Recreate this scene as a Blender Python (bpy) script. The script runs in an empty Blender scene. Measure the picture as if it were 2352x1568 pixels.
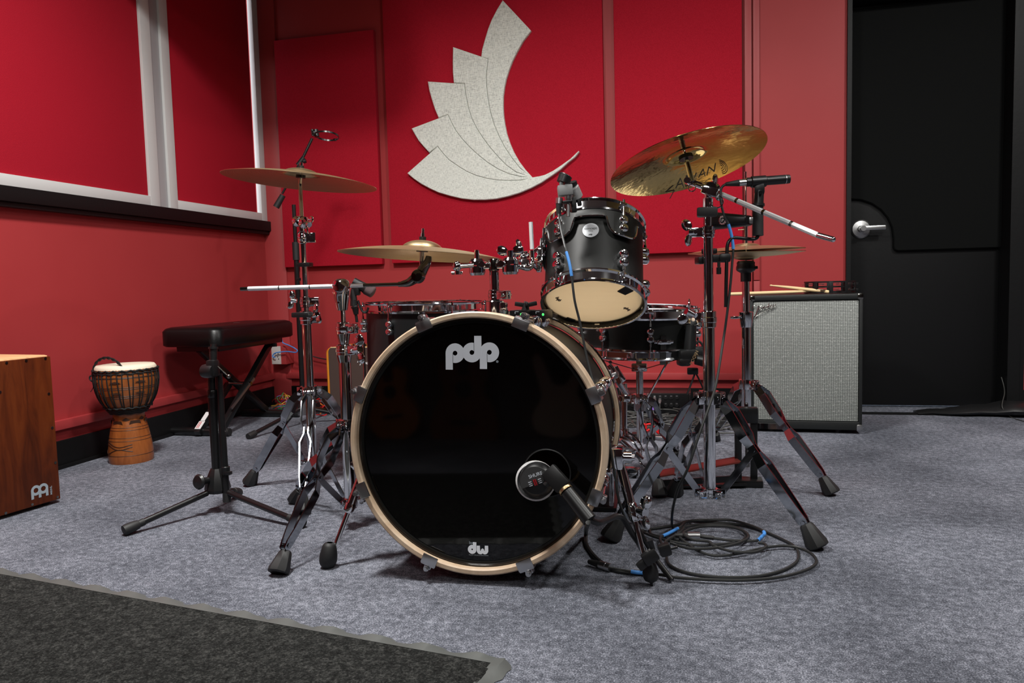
import bpy, bmesh, math, random
from mathutils import Vector, Matrix, Quaternion
from mathutils.geometry import tessellate_polygon
R = random.Random(7)
PI = math.pi
sin, cos, rad = math.sin, math.cos, math.radians
V = Vector
SC = bpy.context.scene
COL = SC.collection

# ------------------------------------------------------------------ camera
F, PITCH, ROLL, YAW, CAMH = 1745.0, .0750, -.0266, .2347, .66
Rr = Matrix(((cos(ROLL), -sin(ROLL), 0), (sin(ROLL), cos(ROLL), 0), (0, 0, 1)))
_up = Rr @ V((0, -cos(PITCH), -sin(PITCH)))
_fw = Rr @ V((0, -sin(PITCH), cos(PITCH)))
_rt = Rr @ V((1, 0, 0))
M3 = Matrix((-sin(YAW) * _fw + cos(YAW) * _rt, cos(YAW) * _fw + sin(YAW) * _rt, _up))
CO = V((0, 0, CAMH))
cd = bpy.data.cameras.new('camera')
cam = bpy.data.objects.new('camera', cd)
COL.objects.link(cam)
cd.sensor_width = 36.0
cd.lens = F * 36 / 2352
cd.clip_start = .02
cr, cu, cb = M3 @ V((1, 0, 0)), M3 @ V((0, -1, 0)), M3 @ V((0, 0, -1))
cam.matrix_world = Matrix(((cr.x, cu.x, cb.x, CO.x), (cr.y, cu.y, cb.y, CO.y), (cr.z, cu.z, cb.z, CO.z), (0, 0, 0, 1)))
SC.camera = cam


def ray(px, py): return M3 @ V(((px - 1176) / F, (py - 784) / F, 1))
def _pl(px, py, ax, v):
    d = ray(px, py)
    return CO + d * ((v - CO[ax]) / d[ax])
def fl(px, py, z=0.0): return _pl(px, py, 2, z)        # point of the photo on a horizontal plane
def aX(px, py, x): return _pl(px, py, 0, x)
def aY(px, py, y): return _pl(px, py, 1, y)
def dp(px, py, d): return CO + ray(px, py) * d         # point of the photo at a given distance
def zat(x, y, py):                                     # height on the vertical line (x, y)
    lo, hi = -1.0, 4.0
    for _ in range(50):
        m = (lo + hi) / 2
        c = M3.transposed() @ (V((x, y, m)) - CO)
        if c.y / c.z * F + 784 > py: lo = m
        else: hi = m
    return lo


# ------------------------------------------------------------------ world, light, exposure
w = bpy.data.worlds.new('world')
SC.world = w
w.use_nodes = True
w.node_tree.nodes['Background'].inputs[0].default_value = (.8, .9, 1, 1)
w.node_tree.nodes['Background'].inputs[1].default_value = 1.0
SC.view_settings.view_transform = 'Standard'
SC.view_settings.look = 'None'
SC.view_settings.exposure = -0.15
SC.view_settings.gamma = 1.0
SC.view_settings.use_curve_mapping = False
CEIL = 2.62


def area(name, loc, sx, sy, power, col=(1, .985, .95), target=None, spread=180):
    d = bpy.data.lights.new(name, 'AREA')
    d.shape = 'RECTANGLE'
    d.size, d.size_y, d.energy, d.color = sx, sy, power, col
    d.spread = rad(spread)
    o = bpy.data.objects.new(name, d)
    COL.objects.link(o)
    o.location = loc
    t = V(target) if target else V(loc) - V((0, 0, 1))
    o.rotation_euler = (t - V(loc)).to_track_quat('-Z', 'Y').to_euler()
    return o


area('ceiling_or_fill_light', (-1.13, 1.40, CEIL - .06), .32, .32, 58, target=(-1.35, 2.1, 0), spread=130)
area('ceiling_or_fill_light', (1.05, .65, CEIL - .06), .34, .34, 17, target=(.6, 2.4, 0), spread=122)
area('ceiling_or_fill_light', (1.65, 2.10, CEIL - .06), .20, .20, 36, target=(1.4, 2.9, 0), spread=138)
area('ceiling_or_fill_light', (-.25, 2.25, CEIL - .06), .14, .14, 13, target=(-.20, 3.2, 0), spread=136)
area('ceiling_or_fill_light', (-.3, -.80, 2.30), 1.0, .3, 7, target=(-.3, 2.2, .8), spread=105)  # added front fill behind the camera, hung below the ceiling


# ------------------------------------------------------------------ materials
def srgb(r, g, b):
    f = lambda c: (c / 255 / 12.92 if c / 255 <= .04045 else ((c / 255 + .055) / 1.055) ** 2.4)
    return (f(r), f(g), f(b), 1)


class NT:
    def __init__(s, name, **k):
        s.m = bpy.data.materials.new(name)
        s.m.use_nodes = True
        s.t = s.m.node_tree
        s.n = s.t.nodes
        s.b = s.n['Principled BSDF']
        s.set(**k)
    def set(s, col=None, rough=None, metal=None, spec=None, coat=None, bump=None, **k):
        I = s.b.inputs
        if col is not None: I['Base Color'].default_value = col
        if rough is not None: I['Roughness'].default_value = rough
        if metal is not None: I['Metallic'].default_value = metal
        if spec is not None: I['Specular IOR Level'].default_value = spec
        if coat is not None:
            I['Coat Weight'].default_value = coat
            I['Coat Roughness'].default_value = k.get('coatr', .08)
    def new(s, ty, **k):
        n = s.n.new(ty)
        for a, b in k.items(): setattr(n, a, b)
        return n
    def link(s, a, b): s.t.links.new(a, b)
    def coord(s, scale=(1, 1, 1), kind='Object', rot=(0, 0, 0)):
        tc = s.new('ShaderNodeTexCoord')
        mp = s.new('ShaderNodeMapping')
        mp.inputs['Scale'].default_value = scale
        mp.inputs['Rotation'].default_value = rot
        s.link(tc.outputs[kind], mp.inputs[0])
        return mp.outputs[0]
    def noise(s, vec, scale, detail=4, rough=.6, dist=0):
        n = s.new('ShaderNodeTexNoise')
        n.inputs['Scale'].default_value = scale
        n.inputs['Detail'].default_value = detail
        n.inputs['Roughness'].default_value = rough
        n.inputs['Distortion'].default_value = dist
        s.link(vec, n.inputs['Vector'])
        return n.outputs[0]
    def ramp(s, fac, stops):
        r = s.new('ShaderNodeValToRGB')
        e = r.color_ramp.elements
        while len(e) < len(stops): e.new(.5)
        for i, (p, c) in enumerate(stops):
            e[i].position = p
            e[i].color = c
        s.link(fac, r.inputs[0])
        return r.outputs[0]
    def bump(s, h, strength=.3, dist=.002):
        b = s.new('ShaderNodeBump')
        b.inputs['Strength'].default_value = strength
        b.inputs['Distance'].default_value = dist
        s.link(h, b.inputs['Height'])
        s.link(b.outputs[0], s.b.inputs['Normal'])
    def math(s, op, a, b=None):
        n = s.new('ShaderNodeMath', operation=op)
        for i, x in enumerate((a, b)):
            if x is None: continue
            if isinstance(x, (int, float)): n.inputs[i].default_value = x
            else: s.link(x, n.inputs[i])
        return n.outputs[0]
    def mix(s, fac, a, b):
        n = s.new('ShaderNodeMix', data_type='RGBA')
        for i, x in ((0, fac), (6, a), (7, b)):
            if isinstance(x, (int, float, tuple)): n.inputs[i].default_value = x
            else: s.link(x, n.inputs[i])
        return n.outputs[2]
    def color(s, c): s.link(c, s.b.inputs['Base Color'])


def simple(name, col, rough=.5, metal=0, bumpn=None, **k):
    t = NT(name, col=col, rough=rough, metal=metal, **k)
    if bumpn:
        t.bump(t.noise(t.coord(), bumpn[0], 3), bumpn[1], bumpn[2])
    return t.m


MAT = {}
t = NT('red_wall_paint', rough=.5, spec=.28)
v = t.coord()
t.color(t.ramp(t.noise(v, 1.3, 3), [(.3, srgb(158, 50, 52)), (.7, srgb(165, 56, 58))]))
t.bump(t.noise(v, 260, 3), .12, .001)
MAT['wall'] = t.m
MAT['wallgap'] = simple('red_paint_trim', srgb(163, 55, 57), .45)
t = NT('red_panel_fabric', rough=.95, spec=.1)
v = t.coord()
t.color(t.ramp(t.noise(v, 420, 3), [(.3, srgb(154, 22, 38)), (.7, srgb(182, 32, 50))]))
t.bump(t.noise(v, 500, 2), .4, .001)
MAT['fabric'] = t.m
t = NT('grey_felt', rough=.95, spec=.1)
v = t.coord((1, 1, 1))
n1 = t.noise(t.coord((700, 700, 60)), 1, 3)
n2 = t.noise(t.coord((60, 700, 700)), 1, 3)
t.color(t.ramp(t.math('MULTIPLY', t.math('ADD', n1, n2), .5), [(.36, srgb(150, 155, 150)), (.5, srgb(222, 226, 218)), (.66, srgb(242, 246, 238))]))
t.bump(n1, .3, .001)
MAT['felt'] = t.m
t = NT('grey_carpet', rough=.96, spec=.08)
v = t.coord()
a = t.noise(v, 330, 4, .75)
b = t.noise(v, 60, 3, .7)
c = t.noise(v, 2.2, 4, .6)
mixed = t.math('ADD', t.math('MULTIPLY', a, .56), t.math('ADD', t.math('MULTIPLY', b, .24), t.math('MULTIPLY', c, .20)))
t.color(t.ramp(mixed, [(.38, srgb(46, 48, 55)), (.50, srgb(103, 106, 116)), (.61, srgb(182, 185, 198))]))
t.bump(a, .9, .004)
MAT['carpet'] = t.m
t = NT('charcoal_mat', rough=.97, spec=.06)
v = t.coord()
a = t.noise(v, 260, 4, .75)
b = t.noise(v, 70, 3, .7)
t.color(t.ramp(t.math('ADD', t.math('MULTIPLY', a, .65), t.math('MULTIPLY', b, .35)), [(.36, srgb(20, 20, 20)), (.5, srgb(46, 47, 46)), (.64, srgb(88, 88, 86))]))
t.bump(a, 1, .005)
MAT['mat'] = t.m
MAT['matedge'] = simple('grey_rubber_edge', srgb(88, 90, 88), .45, bumpn=(20, .3, .004))
MAT['chrome'] = simple('chrome', (.82, .83, .85, 1), .07, 1)
MAT['strap'] = simple('shaded_strap_chrome', (.42, .44, .47, 1), .09, 1)  # same chrome, darkened to stand for the shaded carpet it mirrors
MAT['satin'] = simple('satin_steel', (.55, .55, .56, 1), .28, 1)
t = NT('knurled_chrome', col=(.82, .83, .85, 1), rough=.42, metal=.55)
wv = t.noise(t.coord((1, 1, 1)), 900, 2)
t.bump(wv, .5, .001)
MAT['knurl'] = t.m
MAT['darkchrome'] = simple('dark_chrome', (.24, .23, .21, 1), .15, 1)
MAT['whitemetal'] = simple('white_window_frame', srgb(205, 205, 204), .45, bumpn=(30, .15, .002))
MAT['greymetal'] = simple('grey_window_channel', srgb(160, 158, 160), .4)
MAT['blackwood'] = simple('black_painted_wood', srgb(14, 14, 15), .5, spec=.25, bumpn=(60, .2, .002))
MAT['blackpad'] = simple('black_door_pad', srgb(8, 9, 9), .8, spec=.12, bumpn=(400, .2, .001))
MAT['black'] = simple('black_plastic', srgb(20, 20, 21), .38)
MAT['blackmetal'] = simple('black_powder_coat', srgb(18, 18, 19), .3)
MAT['rubber'] = simple('black_rubber', srgb(22, 22, 23), .6)
MAT['cable'] = simple('black_cable', srgb(30, 31, 31), .5)
MAT['greycable'] = simple('grey_cable', srgb(58, 58, 56), .5)
MAT['blue'] = simple('blue_tape', srgb(70, 140, 215), .45)
MAT['purple'] = simple('purple_sleeve', srgb(150, 110, 215), .5)
MAT['redplastic'] = simple('red_plastic', srgb(200, 20, 22), .4)
MAT['green'] = simple('green_sleeve', srgb(40, 170, 90), .5)
MAT['yellow'] = simple('yellow_sleeve', srgb(220, 190, 60), .5)
MAT['orange'] = simple('orange_sleeve', srgb(220, 120, 50), .5)
MAT['satinblack'] = simple('satin_black_lacquer', srgb(26, 27, 28), .34)
MAT['shell'] = simple('black_satin_shell', srgb(15, 16, 15), .48, spec=.3)
MAT['head'] = simple('gloss_black_drum_head', srgb(7, 6, 6), .045, spec=.42)
MAT['headring'] = simple('dark_head_edge', srgb(28, 22, 18), .12)
t = NT('clear_tan_drum_head', rough=.22, spec=.5)
t.color(t.ramp(t.noise(t.coord((1, 8, 1)), 6, 3), [(.3, srgb(214, 186, 148)), (.7, srgb(228, 204, 168))]))
t.b.inputs['Emission Strength'].default_value = 0
tr_ = t.new('ShaderNodeBsdfTranslucent')
tr_.inputs[0].default_value = srgb(255, 246, 226)
mx_ = t.new('ShaderNodeMixShader')
mx_.inputs[0].default_value = .8
out_ = [n for n in t.n if n.type == 'OUTPUT_MATERIAL'][0]
t.link(t.b.outputs[0], mx_.inputs[1])
t.link(tr_.outputs[0], mx_.inputs[2])
t.link(mx_.outputs[0], out_.inputs[0])
MAT['tanhead'] = t.m
MAT['maplebright'] = simple('pale_maple_interior', srgb(246, 234, 214), .5)
t = NT('maple_hoop', rough=.42, spec=.4)
v = t.coord((1, 1, 1))
t.color(t.ramp(t.noise(v, 22, 4, .6, .6), [(.3, srgb(186, 158, 130)), (.7, srgb(212, 190, 164))]))
MAT['maple'] = t.m
MAT['maplein'] = simple('bare_maple_shell', srgb(150, 90, 62), .6)
MAT['white'] = simple('white_print', srgb(236, 242, 250), .5)
MAT['grey'] = simple('grey_print', srgb(148, 158, 166), .5)
MAT['silverbadge'] = simple('silver_badge', srgb(206, 210, 214), .35, .35)
MAT['blackink'] = simple('black_ink', srgb(14, 14, 14), .5)
MAT['skin'] = simple('cream_goatskin', srgb(232, 222, 200), .6, bumpn=(20, .2, .002))
MAT['rope'] = simple('black_rope', srgb(14, 17, 17), .7, bumpn=(300, .6, .002))
MAT['vinyl'] = simple('black_vinyl', srgb(9, 8, 9), .36, spec=.35, bumpn=(160, .3, .001))
MAT['tolex'] = simple('black_tolex', srgb(20, 22, 22), .45, bumpn=(500, .5, .001))
MAT['steel'] = simple('brushed_steel', (.6, .6, .6, 1), .3, 1)
MAT['greymic'] = simple('grey_mic_body', srgb(125, 126, 126), .45, .3)
MAT['micgrille'] = simple('silver_mesh', (.45, .45, .45, 1), .4, .8, bumpn=(900, .9, .003))
MAT['brightmesh'] = simple('bright_silver_mesh', (.8, .8, .8, 1), .5, .5, bumpn=(900, .8, .003))
MAT['darkmesh'] = simple('dark_wine_mesh', srgb(92, 74, 76), .5, .5, bumpn=(900, .9, .003))
MAT['greyplate'] = simple('dark_grey_plate', srgb(62, 62, 62), .5)
MAT['stick'] = simple('hickory', srgb(226, 198, 150), .5, bumpn=(60, .1, .001))
MAT['sticker'] = simple('white_sticker', srgb(225, 222, 222), .5)
MAT['redink'] = simple('red_print', srgb(185, 24, 34), .5)
MAT['outlet'] = simple('ivory_outlet_plate', srgb(196, 190, 186), .4)
MAT['brown'] = simple('brown_grille_cloth', srgb(72, 54, 48), .85, bumpn=(900, .7, .001))
MAT['ceilmat'] = simple('dark_ceiling', srgb(110, 108, 106), .9)
MAT['darkwall'] = simple('grey_room_wall', srgb(112, 108, 106), .8)
t = NT('clear_plastic_disc', col=(.95, .97, 1, 1), rough=.08)
t.b.inputs['Transmission Weight'].default_value = 1
MAT['bluegrey'] = t.m
MAT['redboard'] = simple('red_anodised_pedal', srgb(120, 52, 46), .3, .5)
t = NT('orange_wood', rough=.35, spec=.5)
t.color(t.ramp(t.noise(t.coord((6, 6, 1)), 8, 4, .6, .5), [(.3, srgb(196, 112, 30)), (.7, srgb(228, 146, 46))]))
MAT['orangewood'] = t.m
t = NT('stained_cajon_wood', rough=.45, spec=.22)
v = t.coord((9, 9, 1.3))
t.color(t.ramp(t.noise(v, 3.2, 5, .62, 1.2), [(.25, srgb(56, 20, 6)), (.5, srgb(84, 34, 10)), (.8, srgb(104, 48, 16))]))
MAT['cajonwood'] = t.m
t = NT('pale_plywood', rough=.5)
t.color(t.ramp(t.noise(t.coord((2, 20, 1)), 5, 3), [(.3, srgb(206, 158, 112)), (.7, srgb(226, 180, 132))]))
MAT['plywood'] = t.m
t = NT('carved_djembe_wood', rough=.28, spec=.6)
t.color(t.ramp(t.noise(t.coord((5, 5, 1)), 9, 4, .6, .8), [(.3, srgb(124, 66, 28)), (.7, srgb(154, 88, 42))]))
MAT['djembe'] = t.m
MAT['djembedark'] = simple('carved_groove', srgb(52, 30, 16), .5)
t = NT('cymbal_bronze', metal=1, rough=.34)
tc = t.new('ShaderNodeTexCoord')
sp = t.new('ShaderNodeSeparateXYZ')
t.link(tc.outputs['Object'], sp.inputs[0])
r2 = t.math('SQRT', t.math('ADD', t.math('POWER', sp.outputs[0], 2), t.math('POWER', sp.outputs[1], 2)))
rg = t.new('ShaderNodeTexNoise', noise_dimensions='1D')
rg.inputs['Scale'].default_value = 420
rg.inputs['Detail'].default_value = 4
t.link(r2, rg.inputs['W'])
t.color(t.ramp(rg.outputs[0], [(.3, srgb(196, 164, 116)), (.7, srgb(234, 210, 168))]))
t.bump(t.math('ADD', rg.outputs[0], t.math('MULTIPLY', t.noise(t.coord(), 26, 2), .5)), .22, .002)
MAT['bronze'] = t.m
t = NT('brilliant_bronze', metal=1, rough=.12, col=srgb(206, 176, 108))
t.bump(t.noise(t.coord(), 34, 2), .25, .004)
MAT['brilliant'] = t.m
t = NT('silver_sparkle_grille', rough=.5, spec=.5)
tc = t.new('ShaderNodeTexCoord')
mp = t.new('ShaderNodeMapping')
t.link(tc.outputs['Object'], mp.inputs[0])
sp = t.new('ShaderNodeSeparateXYZ')
t.link(mp.outputs[0], sp.inputs[0])
row = t.math('SINE', t.math('MULTIPLY', sp.outputs[2], 2 * PI / .0061))
colw = t.math('SINE', t.math('MULTIPLY', sp.outputs[0], 2 * PI / .0088))
rowm = t.math('MULTIPLY', t.math('ADD', row, 1), .5)
colm = t.math('ADD', t.math('MULTIPLY', t.math('ADD', colw, 1), .2), .62)
g = t.math('MULTIPLY', rowm, colm)
nz = t.noise(t.coord((110, 110, 330)), 1, 2, .8)
sparkle = t.ramp(nz, [(.55, (0, 0, 0, 1)), (.72, (1, 1, 1, 1))])
base = t.ramp(g, [(.12, srgb(36, 38, 38)), (.45, srgb(128, 132, 128)), (.9, srgb(190, 194, 188))])
t.color(t.mix(t.math('MULTIPLY', sparkle, g), base, srgb(250, 250, 245)))
t.bump(g, .5, .002)
MAT['grille'] = t.m


def emis(name, col, s):
    t = NT(name, col=(0, 0, 0, 1), rough=.5)
    t.b.inputs['Emission Color'].default_value = col
    t.b.inputs['Emission Strength'].default_value = s
    return t.m


MAT['daylight'] = emis('daylit_window_glass', (.86, .95, 1, 1), 2.6)
MAT['led'] = emis('green_led', (.1, .9, .2, 1), 1.2)
MAT['lampface'] = emis('lamp_lens', (1, .95, .85, 1), 9)


# ------------------------------------------------------------------ mesh building
def basis(a):
    a = V(a).normalized()
    u = a.cross(V((0, 0, 1)))
    if u.length < 1e-3: u = a.cross(V((0, 1, 0)))
    u.normalize()
    return u, a.cross(u).normalized(), a


class MB:
    def __init__(s): s.v, s.f = [], []
    def add(s, vs, fs):
        o = len(s.v)
        s.v += [V(p) for p in vs]
        s.f += [[i + o for i in f] for f in fs]
        return s
    def box(s, c, size, rz=0, M=None, bev=0):
        hx, hy, hz = [x / 2 for x in size]
        A = Matrix.Rotation(rz, 3, 'Z') if M is None else M
        c = V(c)
        b = min(bev, hx * .9, hy * .9, hz * .9)
        if b <= 0:
            vs = [c + A @ V((x * hx, y * hy, z * hz)) for z in (-1, 1) for x, y in ((-1, -1), (1, -1), (1, 1), (-1, 1))]
            return s.add(vs, [[3, 2, 1, 0], [4, 5, 6, 7], [0, 1, 5, 4], [1, 2, 6, 5], [2, 3, 7, 6], [3, 0, 4, 7]])
        bm = bmesh.new()
        bmesh.ops.create_cube(bm, size=1)
        for q in bm.verts: q.co = V((q.co.x * 2 * hx, q.co.y * 2 * hy, q.co.z * 2 * hz))
        bmesh.ops.bevel(bm, geom=bm.edges[:], offset=b, segments=2, affect='EDGES', profile=.6)
        bm.verts.index_update()
        vs = [c + A @ q.co for q in bm.verts]
        fs = [[q.index for q in f.verts] for f in bm.faces]
        bm.free()
        return s.add(vs, fs)
    def bar(s, p0, p1, wd, th, side, bev=0):
        p0, p1 = V(p0), V(p1)
        a = (p1 - p0)
        L = a.length
        a.normalize()
        sd = V(side)
        sd = (sd - a * sd.dot(a)).normalized()
        n = a.cross(sd).normalized()
        A = Matrix((sd, n, a)).transposed()
        return s.box((p0 + p1) / 2, (wd, th, L), M=A, bev=bev)
    def cyl(s, p0, p1, r0, r1=None, seg=16, cap=True):
        r1 = r0 if r1 is None else r1
        p0, p1 = V(p0), V(p1)
        u, w_, a = basis(p1 - p0)
        vs = []
        for p, r in ((p0, r0), (p1, r1)):
            for i in range(seg):
                t = 2 * PI * i / seg
                vs.append(p + (u * cos(t) + w_ * sin(t)) * r)
        fs = [[i, (i + 1) % seg, seg + (i + 1) % seg, seg + i] for i in range(seg)]
        if cap: fs += [list(range(seg))[::-1], list(range(seg, 2 * seg))]
        return s.add(vs, fs)
    def lathe(s, prof, o=(0, 0, 0), axis=(0, 0, 1), seg=32, closed=False, a0=0, a1=2 * PI):
        u, w_, a = basis(axis)
        if abs(a.z - 1) < 1e-6: u, w_ = V((1, 0, 0)), V((0, 1, 0))
        o = V(o)
        full = abs(a1 - a0 - 2 * PI) < 1e-6
        n = seg if full else seg + 1
        vs = []
        for r, h in prof:
            for i in range(n):
                t = a0 + (a1 - a0) * i / seg
                vs.append(o + a * h + (u * cos(t) + w_ * sin(t)) * max(r, 1e-5))
        fs = []
        m = len(prof)
        for j in range(m if closed else m - 1):
            k = (j + 1) % m
            for i in range(seg):
                i2 = (i + 1) % n
                fs.append([j * n + i, j * n + i2, k * n + i2, k * n + i])
        return s.add(vs, fs)
    def ring(s, o, axis, r, tr, seg=40, ts=8, a0=0, a1=2 * PI):
        prof = [(r + tr * cos(2 * PI * i / ts), tr * sin(2 * PI * i / ts)) for i in range(ts)]
        return s.lathe(prof, o, axis, seg, True, a0, a1)
    def sphere(s, o, r, seg=16, rings=10, sc=(1, 1, 1), axis=(0, 0, 1)):
        u, w_, a = basis(axis)
        o = V(o)
        prof = [(sin(PI * i / rings), -cos(PI * i / rings)) for i in range(rings + 1)]
        vs = []
        for pr, h in prof:
            for i in range(seg):
                t = 2 * PI * i / seg
                vs.append(o + u * cos(t) * pr * r * sc[0] + w_ * sin(t) * pr * r * sc[1] + a * h * r * sc[2])
        fs = [[j * seg + i, j * seg + (i + 1) % seg, (j + 1) * seg + (i + 1) % seg, (j + 1) * seg + i] for j in range(rings) for i in range(seg)]
        return s.add(vs, fs)
    def tube(s, pts, r, seg=8, smooth=0, radii=None):
        pts = [V(p) for p in pts]
        if smooth: pts = catmull(pts, smooth)
        n = len(pts)
        T = []
        for i in range(n):
            d = pts[min(i + 1, n - 1)] - pts[max(i - 1, 0)]
            T.append(d.normalized() if d.length > 1e-9 else V((0, 0, 1)))
        u, w_, a = basis(T[0])
        vs = []
        for i in range(n):
            if i:
                ax = T[i - 1].cross(T[i])
                if ax.length > 1e-7:
                    q = Quaternion(ax.normalized(), T[i - 1].angle(T[i]))
                    u = q @ u
                u = (u - T[i] * u.dot(T[i])).normalized()
            w_ = T[i].cross(u)
            rr = radii[i] if radii else r
            for k in range(seg):
                t = 2 * PI * k / seg
                vs.append(pts[i] + (u * cos(t) + w_ * sin(t)) * rr)
        fs = [[i * seg + k, i * seg + (k + 1) % seg, (i + 1) * seg + (k + 1) % seg, (i + 1) * seg + k] for i in range(n - 1) for k in range(seg)]
        fs += [list(range(seg))[::-1], [(n - 1) * seg + k for k in range(seg)]]
        return s.add(vs, fs)
    def prism(s, poly, o, ux, uy, d, cham=0, hole=None):
        """2D outline (list of (x, y)) at o + x*ux + y*uy, thickness vector d; cham rounds the d side"""
        o, ux, uy, d = V(o), V(ux), V(uy), V(d)
        P = [V((x, y, 0)) for x, y in poly]
        H = [V((x, y, 0)) for x, y in hole] if hole else []
        tri = tessellate_polygon([P, H] if H else [P])
        allp = P + H
        n, m = len(P), len(H)
        lay = [(0, 0), (1, 0)]
        if cham: lay = [(0, 0), (1 - cham / d.length, 0), (1, cham)]
        vs = []
        inner = inset(poly, cham) if cham else poly
        for t_, c_ in lay:
            src = (inner if c_ else poly)
            for (x, y) in src: vs.append(o + ux * x + uy * y + d * t_)
            for p in H: vs.append(o + ux * p.x + uy * p.y + d * t_)
        k = n + m
        L = len(lay)
        fs = [list(f)[::-1] for f in tri] + [[i + k * (L - 1) for i in f] for f in tri]
        for l in range(L - 1):
            for i in range(n): fs.append([l * k + i, l * k + (i + 1) % n, (l + 1) * k + (i + 1) % n, (l + 1) * k + i])
            for i in range(m): fs.append([l * k + n + i, (l + 1) * k + n + i, (l + 1) * k + n + (i + 1) % m, l * k + n + (i + 1) % m])
        return s.add(vs, fs)
    def loft(s, secs):
        """list of closed rings with equal counts"""
        k = len(secs[0])
        vs = [p for r in secs for p in r]
        fs = [[j * k + i, j * k + (i + 1) % k, (j + 1) * k + (i + 1) % k, (j + 1) * k + i] for j in range(len(secs) - 1) for i in range(k)]
        fs += [list(range(k))[::-1], [(len(secs) - 1) * k + i for i in range(k)]]
        return s.add(vs, fs)
    def merge(s, o): return s.add(o.v, o.f)
    def xf(s, M):
        s.v = [M @ p for p in s.v]
        return s


def inset(poly, c):
    n = len(poly)
    ar = sum(poly[i][0] * poly[(i + 1) % n][1] - poly[(i + 1) % n][0] * poly[i][1] for i in range(n))
    sg = 1 if ar > 0 else -1
    out = []
    for i in range(n):
        a, b, d = V(poly[i - 1]), V(poly[i]), V(poly[(i + 1) % n])
        e1, e2 = (b - a).normalized(), (d - b).normalized()
        n1, n2 = V((-e1.y, e1.x)) * sg, V((-e2.y, e2.x)) * sg
        m = n1 + n2
        if m.length < .3: m = n1
        m.normalize()
        k = c / max(m.dot(n1), .45)
        out.append((b.x + m.x * k, b.y + m.y * k))
    return out


def catmull(p, k):
    out = []
    n = len(p)
    for i in range(n - 1):
        a, b, c, d = p[max(i - 1, 0)], p[i], p[i + 1], p[min(i + 2, n - 1)]
        for j in range(k):
            t = j / k
            out.append(.5 * ((2 * b) + (c - a) * t + (2 * a - 5 * b + 4 * c - d) * t * t + (3 * b - a - 3 * c + d) * t ** 3))
    out.append(p[-1])
    return out


def link_mesh(name, mb, mat, off=V((0, 0, 0)), smooth=38):
    me = bpy.data.meshes.new(name)
    me.from_pydata([tuple(p - off) for p in mb.v], [], mb.f)
    bm = bmesh.new()
    bm.from_mesh(me)
    bmesh.ops.recalc_face_normals(bm, faces=bm.faces)
    bm.to_mesh(me)
    bm.free()
    me.polygons.foreach_set('use_smooth', [True] * len(me.polygons))
    me.set_sharp_from_angle(angle=rad(smooth))
    me.materials.append(MAT[mat] if isinstance(mat, str) else mat)
    o = bpy.data.objects.new(name, me)
    COL.objects.link(o)
    return o


class Thing:
    """an Empty at the base of a thing; its parts are children. M gives a local frame (geometry then is local)"""
    def __init__(s, name, label, cat, loc=(0, 0, 0), group=None, M=None):
        s.o = bpy.data.objects.new(name, None)
        COL.objects.link(s.o)
        s.o.empty_display_size = .05
        s.local = M is not None
        s.loc = V(loc)
        if M is not None: s.o.matrix_world = M
        else: s.o.location = s.loc
        s.off = V((0, 0, 0)) if s.local else s.loc
        s.o['label'] = label
        s.o['category'] = cat
        if group: s.o['group'] = group
    def part(s, name, mb, mat, parent=None, label=None, smooth=38):
        o = link_mesh(name, mb, mat, s.off, smooth)
        o.parent = parent or s.o
        if label: o['label'] = label
        return o


def single(name, mb, mat, label, cat, group=None, loc=(0, 0, 0), M=None, smooth=38, kind=None):
    loc = V(loc)
    o = link_mesh(name, mb, mat, V((0, 0, 0)) if M is not None else loc, smooth)
    if M is not None: o.matrix_world = M
    else: o.location = loc
    o['label'] = label
    o['category'] = cat
    if group: o['group'] = group
    if kind: o['kind'] = kind
    return o


def struct(name, mb, mat, parent=None, smooth=30):
    o = link_mesh(name, mb, mat, smooth=smooth)
    if parent: o.parent = parent
    else: o['kind'] = 'structure'
    return o


def frame(o, zaxis, xhint=(1, 0, 0)):
    z = V(zaxis).normalized()
    x = V(xhint)
    x = (x - z * x.dot(z)).normalized()
    y = z.cross(x)
    return Matrix(((x.x, y.x, z.x, o[0]), (x.y, y.y, z.y, o[1]), (x.z, y.z, z.z, o[2]), (0, 0, 0, 1)))


def text_mb(txt, size, o, ux, uy, d=.0006, shear=0, bold=0, align='LEFT', spacing=1):
    """lettering standing on a surface: o is the baseline start, ux right, uy up"""
    cu_ = bpy.data.curves.new('t', 'FONT')
    cu_.body = txt
    cu_.size = size
    cu_.shear = shear
    cu_.offset = bold
    cu_.align_x = align
    cu_.space_character = spacing
    cu_.resolution_u = 4
    ob = bpy.data.objects.new('t', cu_)
    COL.objects.link(ob)
    dg = bpy.context.evaluated_depsgraph_get()
    me = bpy.data.meshes.new_from_object(ob.evaluated_get(dg))
    o, ux, uy = V(o), V(ux).normalized(), V(uy).normalized()
    n = ux.cross(uy).normalized()
    mb = MB()
    vs = [o + ux * q.co.x + uy * q.co.y + n * d for q in me.vertices]
    mb.add(vs, [list(p.vertices) for p in me.polygons])
    bpy.data.objects.remove(ob)
    bpy.data.curves.remove(cu_)
    bpy.data.meshes.remove(me)
    return mb


def circ(r, n=24, cx=0, cy=0): return [(cx + r * cos(2 * PI * i / n), cy + r * sin(2 * PI * i / n)) for i in range(n)]
def arc2(r, a0, a1, n, cx=0, cy=0): return [(cx + r * cos(rad(a0 + (a1 - a0) * i / n)), cy + r * sin(rad(a0 + (a1 - a0) * i / n))) for i in range(n + 1)]
def rrect(w_, h, r, n=5):
    out = []
    for cx, cy, a in ((w_ / 2 - r, h / 2 - r, 0), (-w_ / 2 + r, h / 2 - r, 90), (-w_ / 2 + r, -h / 2 + r, 180), (w_ / 2 - r, -h / 2 + r, 270)):
        out += arc2(r, a, a + 90, n, cx, cy)
    return out


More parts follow.
